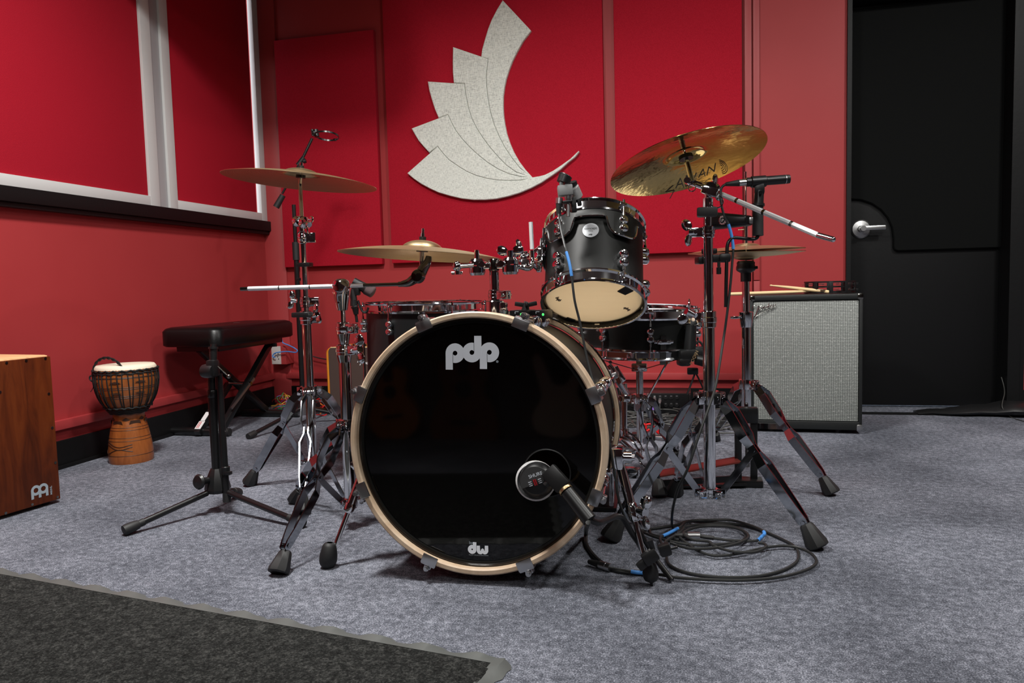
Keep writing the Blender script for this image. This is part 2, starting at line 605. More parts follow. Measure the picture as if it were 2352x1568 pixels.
def q2(pts, Y): return [(lambda p: (p.x, p.z))(aY(x, y, Y)) for x, y in pts]     # photo outline on a wall plane
XZ = (V((0, 0, 0)), V((1, 0, 0)), V((0, 0, 1)))


def wall_prism(mb, pts, Y, depth, cham=0):      # outline (x, z) on plane Y, going towards the room by depth
    return mb.prism(pts, (0, Y, 0), (1, 0, 0), (0, 0, 1), (0, -depth, 0), cham)


# ------------------------------------------------------------------ room
LW, BW, PF = -2.381, 3.975, 3.935     # left wall, back wall, panel fronts
WX = -2.355                            # window frame face
XR, YF = 3.0, -1.05
DL, DR = aY(1945, 300, BW).x, aY(2343, 500, BW).x
struct('floor', MB().box(((XR - 2.6) / 2, 1.6, -.03), (XR + 2.8, 5.6, .06)), 'carpet')
struct('ceiling', MB().box(((XR - 2.6) / 2, 1.6, CEIL + .03), (XR + 2.8, 5.6, .06)), 'ceilmat')
zs0, zs1 = 1.0, 1.06
wl = MB().box((LW - .05, (YF + BW + .2) / 2, zs0 / 2), (.1, BW - YF + .2, zs0))
wl.box((LW - .05, (YF + BW + .2) / 2, (2.35 + CEIL) / 2), (.1, BW - YF + .2, CEIL - 2.35))
wl.box((LW - .05, (YF + .4) / 2, 1.675), (.1, .4 - YF, 1.35))
wl.box((LW - .05, BW + .02, 1.675), (.1, .12, 1.35))
struct('wall_left', wl, 'wall')
wb = MB().box(((LW + DL) / 2, BW + .09, CEIL / 2), (DL - LW, .18, CEIL))
wb.box(((DR + XR) / 2, BW + .09, CEIL / 2), (XR - DR, .18, CEIL))
wb.box(((DL + DR) / 2, BW + .09, (2.02 + CEIL) / 2), (DR - DL, .18, CEIL - 2.02))
struct('wall_back', wb, 'wall')
struct('wall_right', MB().box((XR + .05, 1.5, CEIL / 2), (.1, 5.3, CEIL)), 'darkwall')
struct('wall_front', MB().box((.3, YF - .05, CEIL / 2), (5.6, .1, CEIL)), 'darkwall')
# corner post, rails, baseboards
pst = [(LW, BW), (LW, BW - .035), (-2.335, BW - .04), (-2.268, BW - .012), (-2.268, BW)]
struct('trim_1', MB().prism([(x, y) for x, y in pst], (0, 0, 0), (1, 0, 0), (0, 1, 0), (0, 0, CEIL)), 'wallgap')
struct('trim_2', MB().box((LW + .012, (YF + BW) / 2, .168), (.024, BW - YF, .036), bev=.003), 'wallgap')
struct('trim_3', MB().box(((LW + DL) / 2, BW - .012, .168), (DL - LW, .024, .036), bev=.003), 'wallgap')
struct('baseboard_left', MB().box((LW + .006, (YF + BW) / 2, .053), (.014, BW - YF, .106)).box((LW + .016, (YF + BW) / 2, .006), (.02, BW - YF, .012)), 'blackwood')
bb = MB().box(((LW + DL) / 2, BW - .006, .053), (DL - LW, .014, .106)).box(((DR + XR) / 2, BW - .006, .053), (XR - DR, .014, .106))
struct('baseboard_back', bb, 'blackwood')
x0, x1 = aY(1711, 300, BW - .02).x, aY(1726.5, 300, BW - .02).x
struct('trim_4', MB().box(((x0 + x1) / 2, BW - .012, CEIL / 2 + .05), (x1 - x0, .026, CEIL - .1), bev=.002), 'wallgap')
x0, x1 = aY(1731, 500, BW - .02).x, aY(1745, 500, BW - .02).x
zj = aY(1738, 644, BW - .02).z
struct('trim_5', MB().box(((x0 + x1) / 2, BW - .010, (zj + CEIL) / 2), (x1 - x0, .022, CEIL - zj - .003), bev=.002).box(((x0 + x1) / 2, BW - .010, (zj + .12) / 2), (x1 - x0, .022, zj - .124), bev=.002), 'wallgap')
struct('added_shade_box', MB().box((-1.84, 2.9, (2.03 + CEIL) / 2), (1.06, .4, CEIL - 2.03)), 'darkwall')  # unseen box added above the view to shade the back left corner
# window
zt = 2.3
wf = MB()
def wbox(mb, y0, y1, z0, z1, x=WX, d=.03, bev=.003): return mb.box((x - d / 2, (y0 + y1) / 2, (z0 + z1) / 2), (d, y1 - y0, z1 - z0), bev=bev)
za, zb_ = aX(0, 396.2, WX).z, aX(0, 426, WX).z
ym = [aX(px, py, WX).y for px, py in ((346, 447.8), (368, 450), (391, 455), (409.3, 459))]
yslit0, yslit1, yj = aX(594.6, 487, WX).y, aX(602, 488, WX).y, aX(614, 490, WX).y
wbox(wf, .46, ym[0], zb_, za)
wbox(wf, ym[3], yslit1, zb_, za)
wbox(wf, ym[0], ym[1], zb_, zt)
wbox(wf, ym[2], ym[3], zb_, zt)
wbox(wf, yslit1, yj, zb_, zt)
wbox(wf, .4, .46, zb_, zt)
wbox(wf, .4, yj, zt, zt + .06)
win = struct('window_1', wf, 'whitemetal')
ch = MB()
wbox(ch, ym[1], ym[2], zb_ - .004, zt, WX - .012, .02, 0)
struct('window_channel', ch, 'greymetal', win)
struct('window_pane', MB().box((WX - .075, (.4 + yj) / 2, 1.7), (.006, yj - .4, 1.3)), 'daylight', win)
sl = MB()
zc_ = aX(0, 459.5, WX + .02).z
wbox(sl, YF, yj + .012, zc_, zb_ + .001, WX + .02, .046, .004)
wbox(sl, YF, yj + .02, zc_ - .018, zc_, WX + .008, .03, .003)
struct('trim_6', sl, 'blackwood')
sh = MB().box((LW - .03, (YF + yj) / 2, zs0 + .03), (.06, yj - YF, .07))
struct('trim_7', sh, 'blackwood')

PG = 'red fabric acoustic panels'
pnx = WX - .012
for y0, y1, lab in ((.46, ym[0], 'large red fabric panel set in the left window frame, nearest the camera'),
                    (ym[3], yslit0, 'narrow red fabric panel in the window frame beside the bright slit of daylight')):
    b = MB()
    wbox(b, y0 + .002, y1, za, zt, pnx, .02, .003)
    single('acoustic_absorber', b, 'fabric', lab, 'acoustic panel', PG, (pnx, (y0 + y1) / 2, za))
def wpanel(cs, lab):
    p = q2(cs, PF)
    xs, zs = [a[0] for a in p], [a[1] for a in p]
    xa, xb = (p[0][0] + p[3][0]) / 2, (p[1][0] + p[2][0]) / 2
    z0, z1 = (p[2][1] + p[3][1]) / 2, (p[0][1] + p[1][1]) / 2
    b = MB().box(((xa + xb) / 2, PF + .018, (z0 + z1) / 2), (xb - xa, .036, z1 - z0), bev=.005)
    single('acoustic_absorber', b, 'fabric', lab, 'acoustic panel', PG, ((xa + xb) / 2, PF + .02, z0))
wpanel(((631, 95), (859.5, 65), (875, 606), (651.5, 614.5)), 'left red fabric wall panel behind the tall cymbal, its top edge showing')
wpanel(((868, -400), (1371, -400), (1397, 588), (894, 604)), 'wide central red fabric wall panel carrying the grey winged emblem')
wpanel(((1397, -400), (1701, -400), (1707.5, 577), (1422, 583)), 'right red fabric wall panel behind the tilted golden cymbal')

# winged emblem of five overlapping feathers
EM = lambda L: [(900 + x / 3.267, y / 3.267) for x, y in L]
f1r = [(1045, 228), (985, 305), (940, 385), (905, 455), (880, 520), (858, 590), (845, 650), (836, 720), (835, 790), (838, 860), (848, 930), (862, 1000), (885, 1070), (915, 1140), (955, 1210), (1000, 1270), (1055, 1330)]
c12 = [(1055, 1330), (960, 1260), (900, 1185), (850, 1110), (805, 1025), (765, 930), (735, 825), (718, 720), (710, 640), (708, 560), (720, 440)]
c23 = [(1055, 1330), (930, 1290), (860, 1240), (800, 1180), (735, 1105), (680, 1030), (635, 960), (600, 890), (576, 815), (560, 740), (549, 680), (545, 628)]
c34 = [(1055, 1330), (965, 1325), (880, 1305), (800, 1270), (720, 1220), (645, 1160), (580, 1100), (525, 1040), (480, 980), (448, 920), (420, 860)]
c45 = [(1055, 1330), (970, 1352), (880, 1355), (800, 1352), (720, 1340), (635, 1318), (560, 1285), (495, 1245), (430, 1200), (385, 1152), (343, 1098)]
feathers = [
    [(830, -2), (1045, 228)] + f1r[1:] + c12[1:] + [(668, 425), (675, 370), (700, 280), (720, 215), (745, 150), (785, 72)],
    c12[::-1][0:] + c23[1:] + [(463, 620), (456, 540), (455, 460), (457, 350)],
    c23[::-1] + c34[1:] + [(350, 885), (322, 820), (300, 750), (280, 680), (268, 610)],
    c34[::-1] + c45[1:] + [(280, 1145), (238, 1100), (200, 1055), (170, 1005), (147, 963)],
    c45[::-1] + [(1105, 1322), (1150, 1310), (1210, 1280), (1270, 1240), (1340, 1190), (1402, 1130), (1408, 1138), (1375, 1180), (1330, 1215), (1270, 1270), (1200, 1320), (1125, 1370), (1050, 1410), (960, 1448), (870, 1475), (785, 1493), (700, 1500), (610, 1500), (520, 1490), (435, 1470), (350, 1445), (285, 1415), (220, 1380), (165, 1342), (115, 1300)],
]
emo = aY(1140, 460, PF)
em = Thing('wall_emblem', 'pale grey felt emblem of five fanned feathers sweeping into a crescent on the red panel', 'wall art', (emo.x, PF, emo.z))
for k, fpts in enumerate(feathers):
    pp = q2(EM(fpts), PF - .022)
    em.part('feather', wall_prism(MB(), inset(pp, .0008), PF + .001, .022 + .0012 * k, .003), 'felt')

# door
DY = 4.085
fr = MB()
fr.box((DL + .008, BW + .05, 1.02), (.02, .14, 2.04))
fr.box((DR - .02, BW + .05, 1.02), (.05, .14, 2.04))
fr.box(((DL + DR) / 2, BW + .06, 2.01), (DR - DL, .16, .10))
fr.box((DR - .0, BW + .0, 1.02), (.05, .03, 2.04))
struct('trim_8', fr, 'blackwood')
lfx0, lfx1 = DL + .02, DR - .046
door = struct('door_1', MB().box(((lfx0 + lfx1) / 2, DY + .022, .99), (lfx1 - lfx0, .044, 1.96), bev=.002), 'blackwood')
hx = aY(1952, 548, DY)
zb2 = aY(2060, 577, DY).z
xn = aY(2050, 560, DY).x
xrp = aY(2322, 569, DY).x
rr_ = xn - (lfx0 + .012)
zn = aY(1952, 458, DY).z
pad = [(lfx0 + .006, 1.94), (lfx0 + .006, zn)] + [(lfx0 + .012 + rr_ * sin(rad(a)), zn - rr_ * (1 - cos(rad(a)))) for a in range(15, 91, 15)]
pad += [(xn, zb2 + .02), (xn + .006, zb2 + .006), (xn + .02, zb2), (xrp - .01, zb2), (xrp, zb2 + .01), (xrp, 1.94)]
struct('door_pad', wall_prism(MB(), pad, DY + .001, .022, .005), 'blackpad', door)
hp = aY(1977, 526, DY)
hd = MB().lathe([(0, 0), (.046, 0), (.046, .006), (.04, .011), (.018, .014), (.016, .03), (0, .03)], (hp.x, DY, hp.z), (0, -1, 0), 36)
hd.cyl((hp.x, DY, hp.z), (hp.x, DY - .055, hp.z), .011)
hd.box((hp.x + .048, DY - .055, hp.z + .001), (.108, .014, .021), bev=.005)
hd.cyl((hp.x, DY - .05, hp.z), (hp.x, DY - .068, hp.z), .013)
struct('door_handle', hd, 'steel', door)
tx0 = aY(1960, 700, BW).x
struct('trim_9', MB().box(((DL + DR) / 2, 3.878, .003), (DR - DL + .1, .042, .006), bev=.002), 'blackwood')
# cloth bag heaped against the door frame, and a thin cable
bg = fl(2300, 952)
b = MB()
secs = []
for i in range(13):
    t_ = i / 12
    x = 1.02 + t_ * .75
    h = .012 + .055 * min(1, t_ * 1.7) * (1 + .18 * sin(i * 2.3)) - .02 * max(0, t_ - .7)
    wd = .045 + .05 * min(1, t_ * 2)
    secs.append([V((x, 3.895 + wd * cos(2 * PI * k / 12) + .012 * sin(i * 1.7), max(.001, h * .5 + h * .5 * sin(2 * PI * k / 12)))) for k in range(12)])
b.loft(secs)
single('sandbag', b, 'black', 'flattened black cloth bag tapering along the foot of the black door', 'bag', loc=(1.4, 3.89, 0))
pc = [aY(2300, 866, 4.0), aY(2306, 888, 3.97), aY(2307, 905, 3.9), aY(2302, 935, 3.82), fl(2322, 957, .004), fl(2345, 965, .004), fl(2380, 975, .004)]
single('loose_cable', MB().tube(pc, .0022, 6, 6), 'greycable', 'thin grey cable hanging in front of the black door and trailing right', 'cable', loc=pc[4])

# ------------------------------------------------------------------ floor mat
m0, m1 = fl(-60, 1300), fl(1160, 1518)
e1 = (m1 - m0).normalized()
e2 = V((e1.y, -e1.x, 0))
L_ = (m1 - m0).length + .02
mt = MB().box(m0 + e1 * (L_ / 2 - .013) + e2 * .545 + V((0, 0, .005)), (L_ - .03, 1.03, .009), rz=math.atan2(e1.y, e1.x), bev=.002)
mat = Thing('floor_mat', 'charcoal entrance mat with a wavy grey rubber border in the near left corner', 'mat', m1 + e2 * .3)
mat.part('carpet_top', mt, 'mat')
ed = MB()
# wavy border, upper long side and right short side
def border(p, d, n, L):
    k = int(L / .012)
    vs, fs = [], []
    for i in range(k + 1):
        s = L * i / k
        wv_ = .0045 * (1 + sin(s * 2 * PI / .105)) + .003 * sin(s * 2 * PI / .037)
        z = .006 + .004 * (1 + sin(s * 2 * PI / .105 + .6))
        q = p + d * s
        vs += [q + n * .004 + V((0, 0, .0095)), q - n * (.012 + wv_ * .5) + V((0, 0, z)), q - n * (.022 + wv_) + V((0, 0, .0012)), q - n * .0 + V((0, 0, .001))]
        if i:
            o = (i - 1) * 4
            for j in range(4): fs.append([o + j, o + (j + 1) % 4, o + 4 + (j + 1) % 4, o + 4 + j])
    return MB().add(vs, fs)
ed.merge(border(m0 + e2 * .026, e1, e2, L_ - .01))
ed.merge(border(m0 + e1 * (L_ - .03) + e2 * 0.012, e2, -e1, 1.0))
mat.part('rubber_edge', ed, 'matedge')


# ------------------------------------------------------------------ hardware builders
def rubber_foot(p, d, r=.021, L=.055):
    """tapered eight-sided rubber foot ending on the floor at p, its leg arriving along d"""
    p, d = V(p), V(d).normalized()
    top = p - d * L + V((0, 0, 0))
    side = d.cross(V((0, 0, 1))).normalized()
    up = side.cross(d)
    secs = []
    for t_, s_ in ((0, .55), (.08, .68), (.45, .9), (.8, 1.12), (.95, 1.1), (1.0, .95)):
        c_ = top.lerp(p + V((0, 0, .006)), t_)
        u_ = up if t_ < .9 else up
        rg_ = []
        for k in range(8):
            a_ = PI / 8 + 2 * PI * k / 8
            q = c_ + side * cos(a_) * r * s_ + u_ * sin(a_) * r * s_ * .95
            q.z = max(q.z, .0008)
            rg_.append(q)
        secs.append(rg_)
    return MB().loft(secs)


def braced_leg(T, c, foot, ztop, zlow, knee=.41, wmax=.018, bw=.0255, fr=.023, hub=.026):
    """double-strap leg: two bent straps side by side, rivets, a brace to the lower collar, a rubber foot"""
    c, foot = V((c[0], c[1], 0)), V((foot[0], foot[1], 0))
    u = (foot - c)
    Rf = u.length
    u.normalize()
    s = V((-u.y, u.x, 0))
    P0 = c + u * hub + V((0, 0, ztop))
    P1 = foot - u * .028 + V((0, 0, .052))
    prof = [(0, .006), (.05, .007), (.13, wmax), (.32, wmax), (knee - .03, .0065), (knee + .03, .0065), (knee + .12, wmax * .95), (.86, wmax * .62), (.95, .007), (1, .006)]
    d = (P1 - P0).normalized()
    nrm = d.cross(s).normalized()
    leg = MB()
    for sg in (-1, 1):
        pts = []
        for t_, wv_ in prof:
            lift = .010 * sin(PI * min(1, t_ / .35)) if t_ < .35 else 0
            pts.append(P0.lerp(P1, t_) + s * sg * wv_ - nrm * lift * (1 if nrm.z < 0 else -1))
        th = .0017
        secs = []
        for i, p in enumerate(pts):
            bwid = bw * (.7 if i in (0, len(pts) - 1) else (.82 if i in (4, 5) else 1))
            secs.append([p + s * th + nrm * bwid / 2, p - s * th + nrm * bwid / 2, p - s * th - nrm * bwid / 2, p + s * th - nrm * bwid / 2])
        leg.loft(secs)
    K = P0.lerp(P1, knee)
    for q in (P0, K, P0.lerp(P1, .97)):
        leg.cyl(q - s * .0105, q + s * .0105, .0055, seg=10)
    lo = T.part('leg', leg, 'strap', smooth=8)
    Q = c + u * .03 + V((0, 0, zlow))
    T.part('brace', MB().bar(K, Q, .0022, .018, s), 'strap', smooth=20)
    df = (foot - P1)
    T.part('rubber_foot', rubber_foot(foot, (d + V((0, 0, -.35))).normalized(), fr, fr * 2.6), 'rubber', parent=lo)
    return lo


def collar(mb, c, z, h, r, lug=None, wing=None):
    """clamp collar around an upright tube, with ears and rounded edges"""
    x, y = c[0], c[1]
    mb.lathe([(r * .8, 0), (r, .002), (r, h * .3), (r * 1.08, h * .34), (r * 1.08, h * .6), (r, h * .64), (r, h - .002), (r * .8, h)], (x, y, z), (0, 0, 1), 24)
    if lug is not None:
        d = V((cos(lug), sin(lug), 0))
        s_ = V((-d.y, d.x, 0))
        p = V((x, y, z + h * .5))
        for sg in (-1, 1): mb.box(p + d * (r + .012) + s_ * sg * .007, (.03, .006, h * .8), rz=lug, bev=.002)
        mb.cyl(p + d * (r + .015) - s_ * .02, p + d * (r + .015) + s_ * .022, .005, seg=10)
    return mb


def wing_nut(p, axis, up=(0, 0, 1), s=1.0):
    p, a = V(p), V(axis).normalized()
    u = V(up)
    u = (u - a * u.dot(a)).normalized()
    mb = MB().cyl(p, p + a * .018 * s, .007 * s, .009 * s, 12)
    for sg in (-1, 1):
        q = p + a * .012 * s
        mb.sphere(q + u * sg * .017 * s + a * .006 * s, .011 * s, 10, 8, (.35, 1, 1.2), axis=u * sg + a * .5)
    return mb


def hubs(T, c, angs, z, name='leg_collar', r=.021, h=.03):
    mb = MB().lathe([(r * .7, -h / 2), (r * 1.15, -h / 2), (r * 1.2, 0), (r * 1.15, h / 2), (r * .7, h / 2)], (c[0], c[1], z), (0, 0, 1), 24)
    for a in angs:
        d = V((cos(a), sin(a), 0))
        s_ = V((-d.y, d.x, 0))
        for sg in (-1, 1):
            mb.box(V((c[0], c[1], z)) + d * .026 + s_ * sg * .0125, (.026, .003, h * .9), rz=a, bev=.001)
        mb.cyl(V((c[0], c[1], z)) + d * .028 - s_ * .016, V((c[0], c[1], z)) + d * .028 + s_ * .016, .006, seg=10)
    return T.part(name, mb, 'chrome')


def ang(c, p): return math.atan2(p[1] - c[1], p[0] - c[0])


def img_normal(px, py, major_deg, ratio, away=True):
    """normal of a disc that shows in the photo as an ellipse with this major-axis slope and axis ratio"""
    v = V(((px - 1176) / F, (py - 784) / F, 1)).normalized()
    a = rad(major_deg)
    e = V((sin(a), -cos(a), 0))
    m = (e - v * e.dot(v)).normalized()
    n = m * math.sqrt(1 - ratio * ratio) + v * (ratio if away else -ratio)
    return (M3 @ n).normalized()


def cymbal(name, px, py, d, r, major, ratio, label, cat='cymbal', mat='bronze', bell=.022, bow=.020, away=True, group=None, c=None, flip=False):
    n = img_normal(px, py, major, ratio, away)
    c = c or dp(px, py, d)
    if flip: n = -n
    M = frame(c, n, M3 @ V((1, 0, 0)))
    rb = r * .25
    prof = []
    N = 14
    top = []
    for i in range(N + 1):
        t_ = i / N
        rr = .006 + (rb - .006) * t_
        top.append((rr, bow + bell * math.sqrt(max(0, 1 - (t_ * .93) ** 2)) - bell * math.sqrt(1 - .93 ** 2)))
    for i in range(1, N + 1):
        t_ = i / N
        rr = rb + (r - rb) * t_
        top.append((rr, bow * (1 - t_ ** 1.7)))
    th = .0013
    prof = [(a_, h) for a_, h in top] + [(a_, h - th) for a_, h in top[::-1]]
    o = MB().lathe(prof, seg=96, closed=True)
    ob = single(name, o, mat, label, cat, group, M=M, smooth=60)
    return ob, M, n, c


# ------------------------------------------------------------------ drum parts
def triple_hoop(r, up=1, h=.036, z=0):
    p = [(r + .001, 0), (r + .009, -.001), (r + .010, .004), (r + .0055, .008), (r + .0055, h - .008), (r + .0095, h - .003), (r + .0085, h), (r + .003, h), (r + .0035, .004)]
    return MB().lathe([(a_, z + up * b_) for a_, b_ in p], seg=64, closed=True)


def lug(mb, r, a, z, s=1.0, dirz=1):
    """round double turret lug on a shell at angle a"""
    d = V((cos(a), sin(a), 0))
    p = V((0, 0, z)) + d * r
    for k in (-1, 1):
        q = p + V((0, 0, k * .0125 * s))
        mb.lathe([(0, .022 * s), (.008 * s, .0215 * s), (.0115 * s, .018 * s), (.0125 * s, .010 * s), (.011 * s, 0)], q, d, 20)
        mb.cyl(q + d * .021 * s, q + d * .0235 * s, .004 * s, seg=10)
    mb.box(p + d * .006 * s, (.014 * s, .014 * s, .03 * s), rz=a, bev=.003)


def drum(T, r, H, lugs, z_lug=(.05, .05), hoop_h=.034, twolugs=True, shell='shell', lugs_single=False):
    """shell standing from z=0 to z=H in the thing's own frame; returns nothing"""
    T.part('shell', MB().lathe([(r, 0), (r, H), (r - .007, H), (r - .007, 0)], seg=72, closed=True), shell)
    T.part('top_hoop', triple_hoop(r, 1, hoop_h, H - .014), 'chrome')
    T.part('bottom_hoop', triple_hoop(r, -1, hoop_h, .014), 'chrome')
    for a in lugs:
        zs_ = ((z_lug[0], -1), (H - z_lug[1], 1)) if twolugs else ((H / 2, 0),)
        for z, dz in zs_:
            lb = MB()
            lug(lb, r, a, z)
            lo = T.part('lug', lb, 'chrome')
            d = V((cos(a), sin(a), 0))
            rd = MB()
            for sg in ((dz,) if dz else (-1, 1)):
                ze = H + .012 if sg > 0 else -.012
                p = d * (r + .013)
                rd.cyl(p + V((0, 0, z + sg * .02)), p + V((0, 0, ze)), .0026, seg=8)
                rd.cyl(p + V((0, 0, z + sg * .02)), p + V((0, 0, z + sg * .034)), .0042, seg=8)
                rd.cyl(p + V((0, 0, ze - .003)), p + V((0, 0, ze + sg * .010)), .0050, .0036, seg=8)
                rd.box(p + V((0, 0, ze - sg * .004)) - d * .004, (.018, .014, .006), rz=a, bev=.002)
            T.part('tension_rod', rd, 'chrome')


# ------------------------------------------------------------------ bass drum
BA = -.030
BT = .040                              # the spurs hold the front a little higher than the back
ba = V((sin(BA) * cos(BT), cos(BA) * cos(BT), -sin(BT)))          # axis, front to back
bs = V((cos(BA), -sin(BA), 0))         # to the right
bz = bs.cross(ba)
CF = V((-.4685, 1.5784, .3126))
BR, BL = .2912, .452
# local: x right, y up, z back (a left-handed triple would flip, so x runs right and z back with y = up mirrored)
def B(x, y, z): return CF + bs * x + bz * y + ba * z
bd = Thing('bass_drum', 'large black bass drum with pale maple hoops and glossy black head, centre of the kit', 'drum', (CF.x, CF.y + .22, 0))
bd.part('shell', MB().lathe([(BR - .018, .02), (BR - .018, BL - .02), (BR - .025, BL - .02), (BR - .025, .02)], CF, ba, 96, closed=True), 'shell')
def hoop(z0, z1):
    return MB().lathe([(BR, z0 + .003), (BR, z1 - .003), (BR - .003, z1), (BR - .011, z1), (BR - .014, z1 - .003), (BR - .014, z0 + .003), (BR - .011, z0), (BR - .003, z0)], CF, ba, 128, closed=True)
bd.part('front_hoop', hoop(0, .042), 'maple')
bd.part('back_hoop', hoop(BL - .042, BL), 'maple')
bd.part('hoop_inlay', MB().lathe([(BR + .0005, BL - .041), (BR + .0012, BL - .036), (BR + .0012, BL - .008), (BR + .0005, BL - .004)], CF, ba, 96), 'darkchrome')
# front head with its off-centre port
pt = dp(1256, 1086, 1.70)
hz = .024
def toB(p): return ((p - CF).dot(bs), (p - CF).dot(bz))
pc_ = toB(_p) if (_p := CO + ray(1256, 1086) * (((B(0, 0, hz) - CO).dot(ba)) / ray(1256, 1086).dot(ba))) else None
PR = .0505
hole = circ(PR, 40, *pc_)
bd.part('front_head', MB().prism(circ(BR - .019, 96), B(0, 0, hz), bs, bz, ba * .0008, hole=hole), 'head', smooth=10)
bd.part('head_rim', MB().lathe([(BR - .014, hz - .006), (BR - .018, hz - .008), (BR - .022, hz - .001), (BR - .014, hz - .001)], CF, ba, 128, closed=True), 'headring')
bd.part('port_ring', MB().ring(B(pc_[0], pc_[1], hz - .0005), ba, PR + .0015, .0016, 56, 8), 'black')
bd.part('back_head', MB().cyl(B(0, 0, BL - .03), B(0, 0, BL - .029), BR - .02, seg=72), 'maplein')


def pd(Rb, r, S, e, n=20):
    """the letter p of the round logo: bowl centred on the origin, stem down its left side"""
    x0_ = -r + e
    a0 = math.degrees(math.atan2(-math.sqrt(Rb * Rb - x0_ * x0_), x0_))
    P = arc2(Rb, a0, 180, n * 2)
    P += [(-Rb, -S), (-r - e * .3, -S), (-r - e * .3, 0)]
    ai = -180 + 30
    P += arc2(r, 180, ai, n)[1:]
    P += [(x0_, r * sin(rad(ai)) * 1.2)]
    return P


def toP(px, py, z=hz - .0012):                     # photo pixel on the head plane
    d = ray(px, py)
    q = CO + d * (((B(0, 0, z) - CO).dot(ba)) / d.dot(ba))
    return ((q - CF).dot(bs), (q - CF).dot(bz))


mpx = (toP(1145, 810)[0] - toP(1045, 810)[0]) / 100
sc_ = mpx / 13.07
tilt = rad(-1.2)
def rot2(P, a, c): return [(c[0] + x * cos(a) - y * sin(a), c[1] + x * sin(a) + y * cos(a)) for x, y in P]
lg = MB()
for (cx, cy), flip in (((330, 925), 0), ((835, 905), 1), ((1360, 900), 0)):
    c_ = toP(1020 + cx / 13.07, 740 + cy / 13.07)
    P = pd(288 * sc_, 70 * sc_, 485 * sc_, 10 * sc_)
    P = rot2(P, PI if flip else 0, (0, 0))
    P = rot2(P, -tilt * -1 * .6, c_)
    zz = hz - .0010 - (.0003 if flip else 0)
    lg.prism(P, B(0, 0, zz), bs, bz, -ba * .0004)
c_ = toP(1020 + 1597 / 13.07, 740 + 1178 / 13.07)
bd.part('head_logo', lg, 'white', smooth=5)
bd.part('trademark_dot', MB().prism(circ(38 * sc_, 16, *c_), B(0, 0, hz - .001), bs, bz, -ba * .0003), 'grey')
lg = MB()
s2 = mpx / 26.14
c_ = toP(1060 + 640 / 26.14, 1230 + 818 / 26.14)
P = rot2(pd(262 * s2, 50 * s2, 430 * s2, 3 * s2), PI, c_)
lg.prism(P, B(0, 0, hz - .001), bs, bz, -ba * .0004)
W_ = [(915, 600), (1100, 600), (1122, 905), (1150, 915), (1172, 830), (1210, 785), (1255, 765), (1305, 785), (1345, 830), (1372, 915), (1398, 905), (1398, 600), (1600, 610), (1610, 930), (1580, 1020), (1510, 1090), (1420, 1118), (1340, 1105), (1270, 1060), (1200, 1100), (1140, 1108), (1050, 1090), (970, 1030), (925, 940), (915, 820)]
P = [toP(1060 + x / 26.14, 1230 + y / 26.14) for x, y in W_]
lg.prism(P, B(0, 0, hz - .001), bs, bz, -ba * .0004)
bd.part('maker_logo', lg, 'white', smooth=5)
c_ = toP(1060 + 455 / 26.14, 1230 + 490 / 26.14)
tb = text_mb('by', 250 * s2, B(c_[0], c_[1], hz - .001), bs, bz, .0004, bold=.0001)
c_ = toP(1060 + 1030 / 26.14, 1230 + 1195 / 26.14)
tb.merge(text_mb('PACIFIC DRUMS & PERCUSSION', 84 * s2, B(c_[0], c_[1], hz - .001), bs, bz, .0004, align='CENTER'))
bd.part('small_print', tb, 'grey', smooth=5)
# eight claws and rods on each side
for back in (0, 1):
    for k in range(8):
        a_ = rad(22.5 + 45 * k)
        u_ = bs * cos(a_) + bz * sin(a_)
        tn = -bs * sin(a_) + bz * cos(a_)
        f0, fs_ = (0, 1) if not back else (BL, -1)
        def Q(r, z): return CF + u_ * r + ba * (f0 + fs_ * z)
        cl = MB()
        A_ = Matrix((tn, u_, ba)).transposed()
        cl.box(Q(BR - .008, -.0025), (.036, .022, .004), M=A_, bev=.0015)
        cl.box(Q(BR + .0035, .02), (.034, .004, .046), M=A_, bev=.0015)
        cl.box(Q(BR + .010, .016), (.018, .014, .022), M=A_, bev=.004)
        cl.cyl(Q(BR + .012, -.004), Q(BR + .012, .012), .0065, seg=12)
        cl.cyl(Q(BR + .012, -.010), Q(BR + .012, -.004), .0045, seg=6)
        c = bd.part('claw', cl, 'satin')
        bd.part('tension_rod', MB().cyl(Q(BR + .009, .01), Q(BR + .003, .165), .003, seg=8), 'chrome')
        lb = MB()
        pl_ = Q(BR - .018, .165)
        for dz in (-1, 1):
            q = pl_ + ba * fs_ * dz * .016
            lb.lathe([(0, .026), (.009, .0255), (.013, .021), (.0145, .012), (.013, 0)], q, u_, 20)
            lb.cyl(q + u_ * .025, q + u_ * .028, .0045, seg=10)
        lb.cyl(pl_ + u_ * .018 - ba * fs_ * .03, pl_ + u_ * .018 - ba * fs_ * .045, .006, seg=12)
        bd.part('lug', lb, 'chrome')
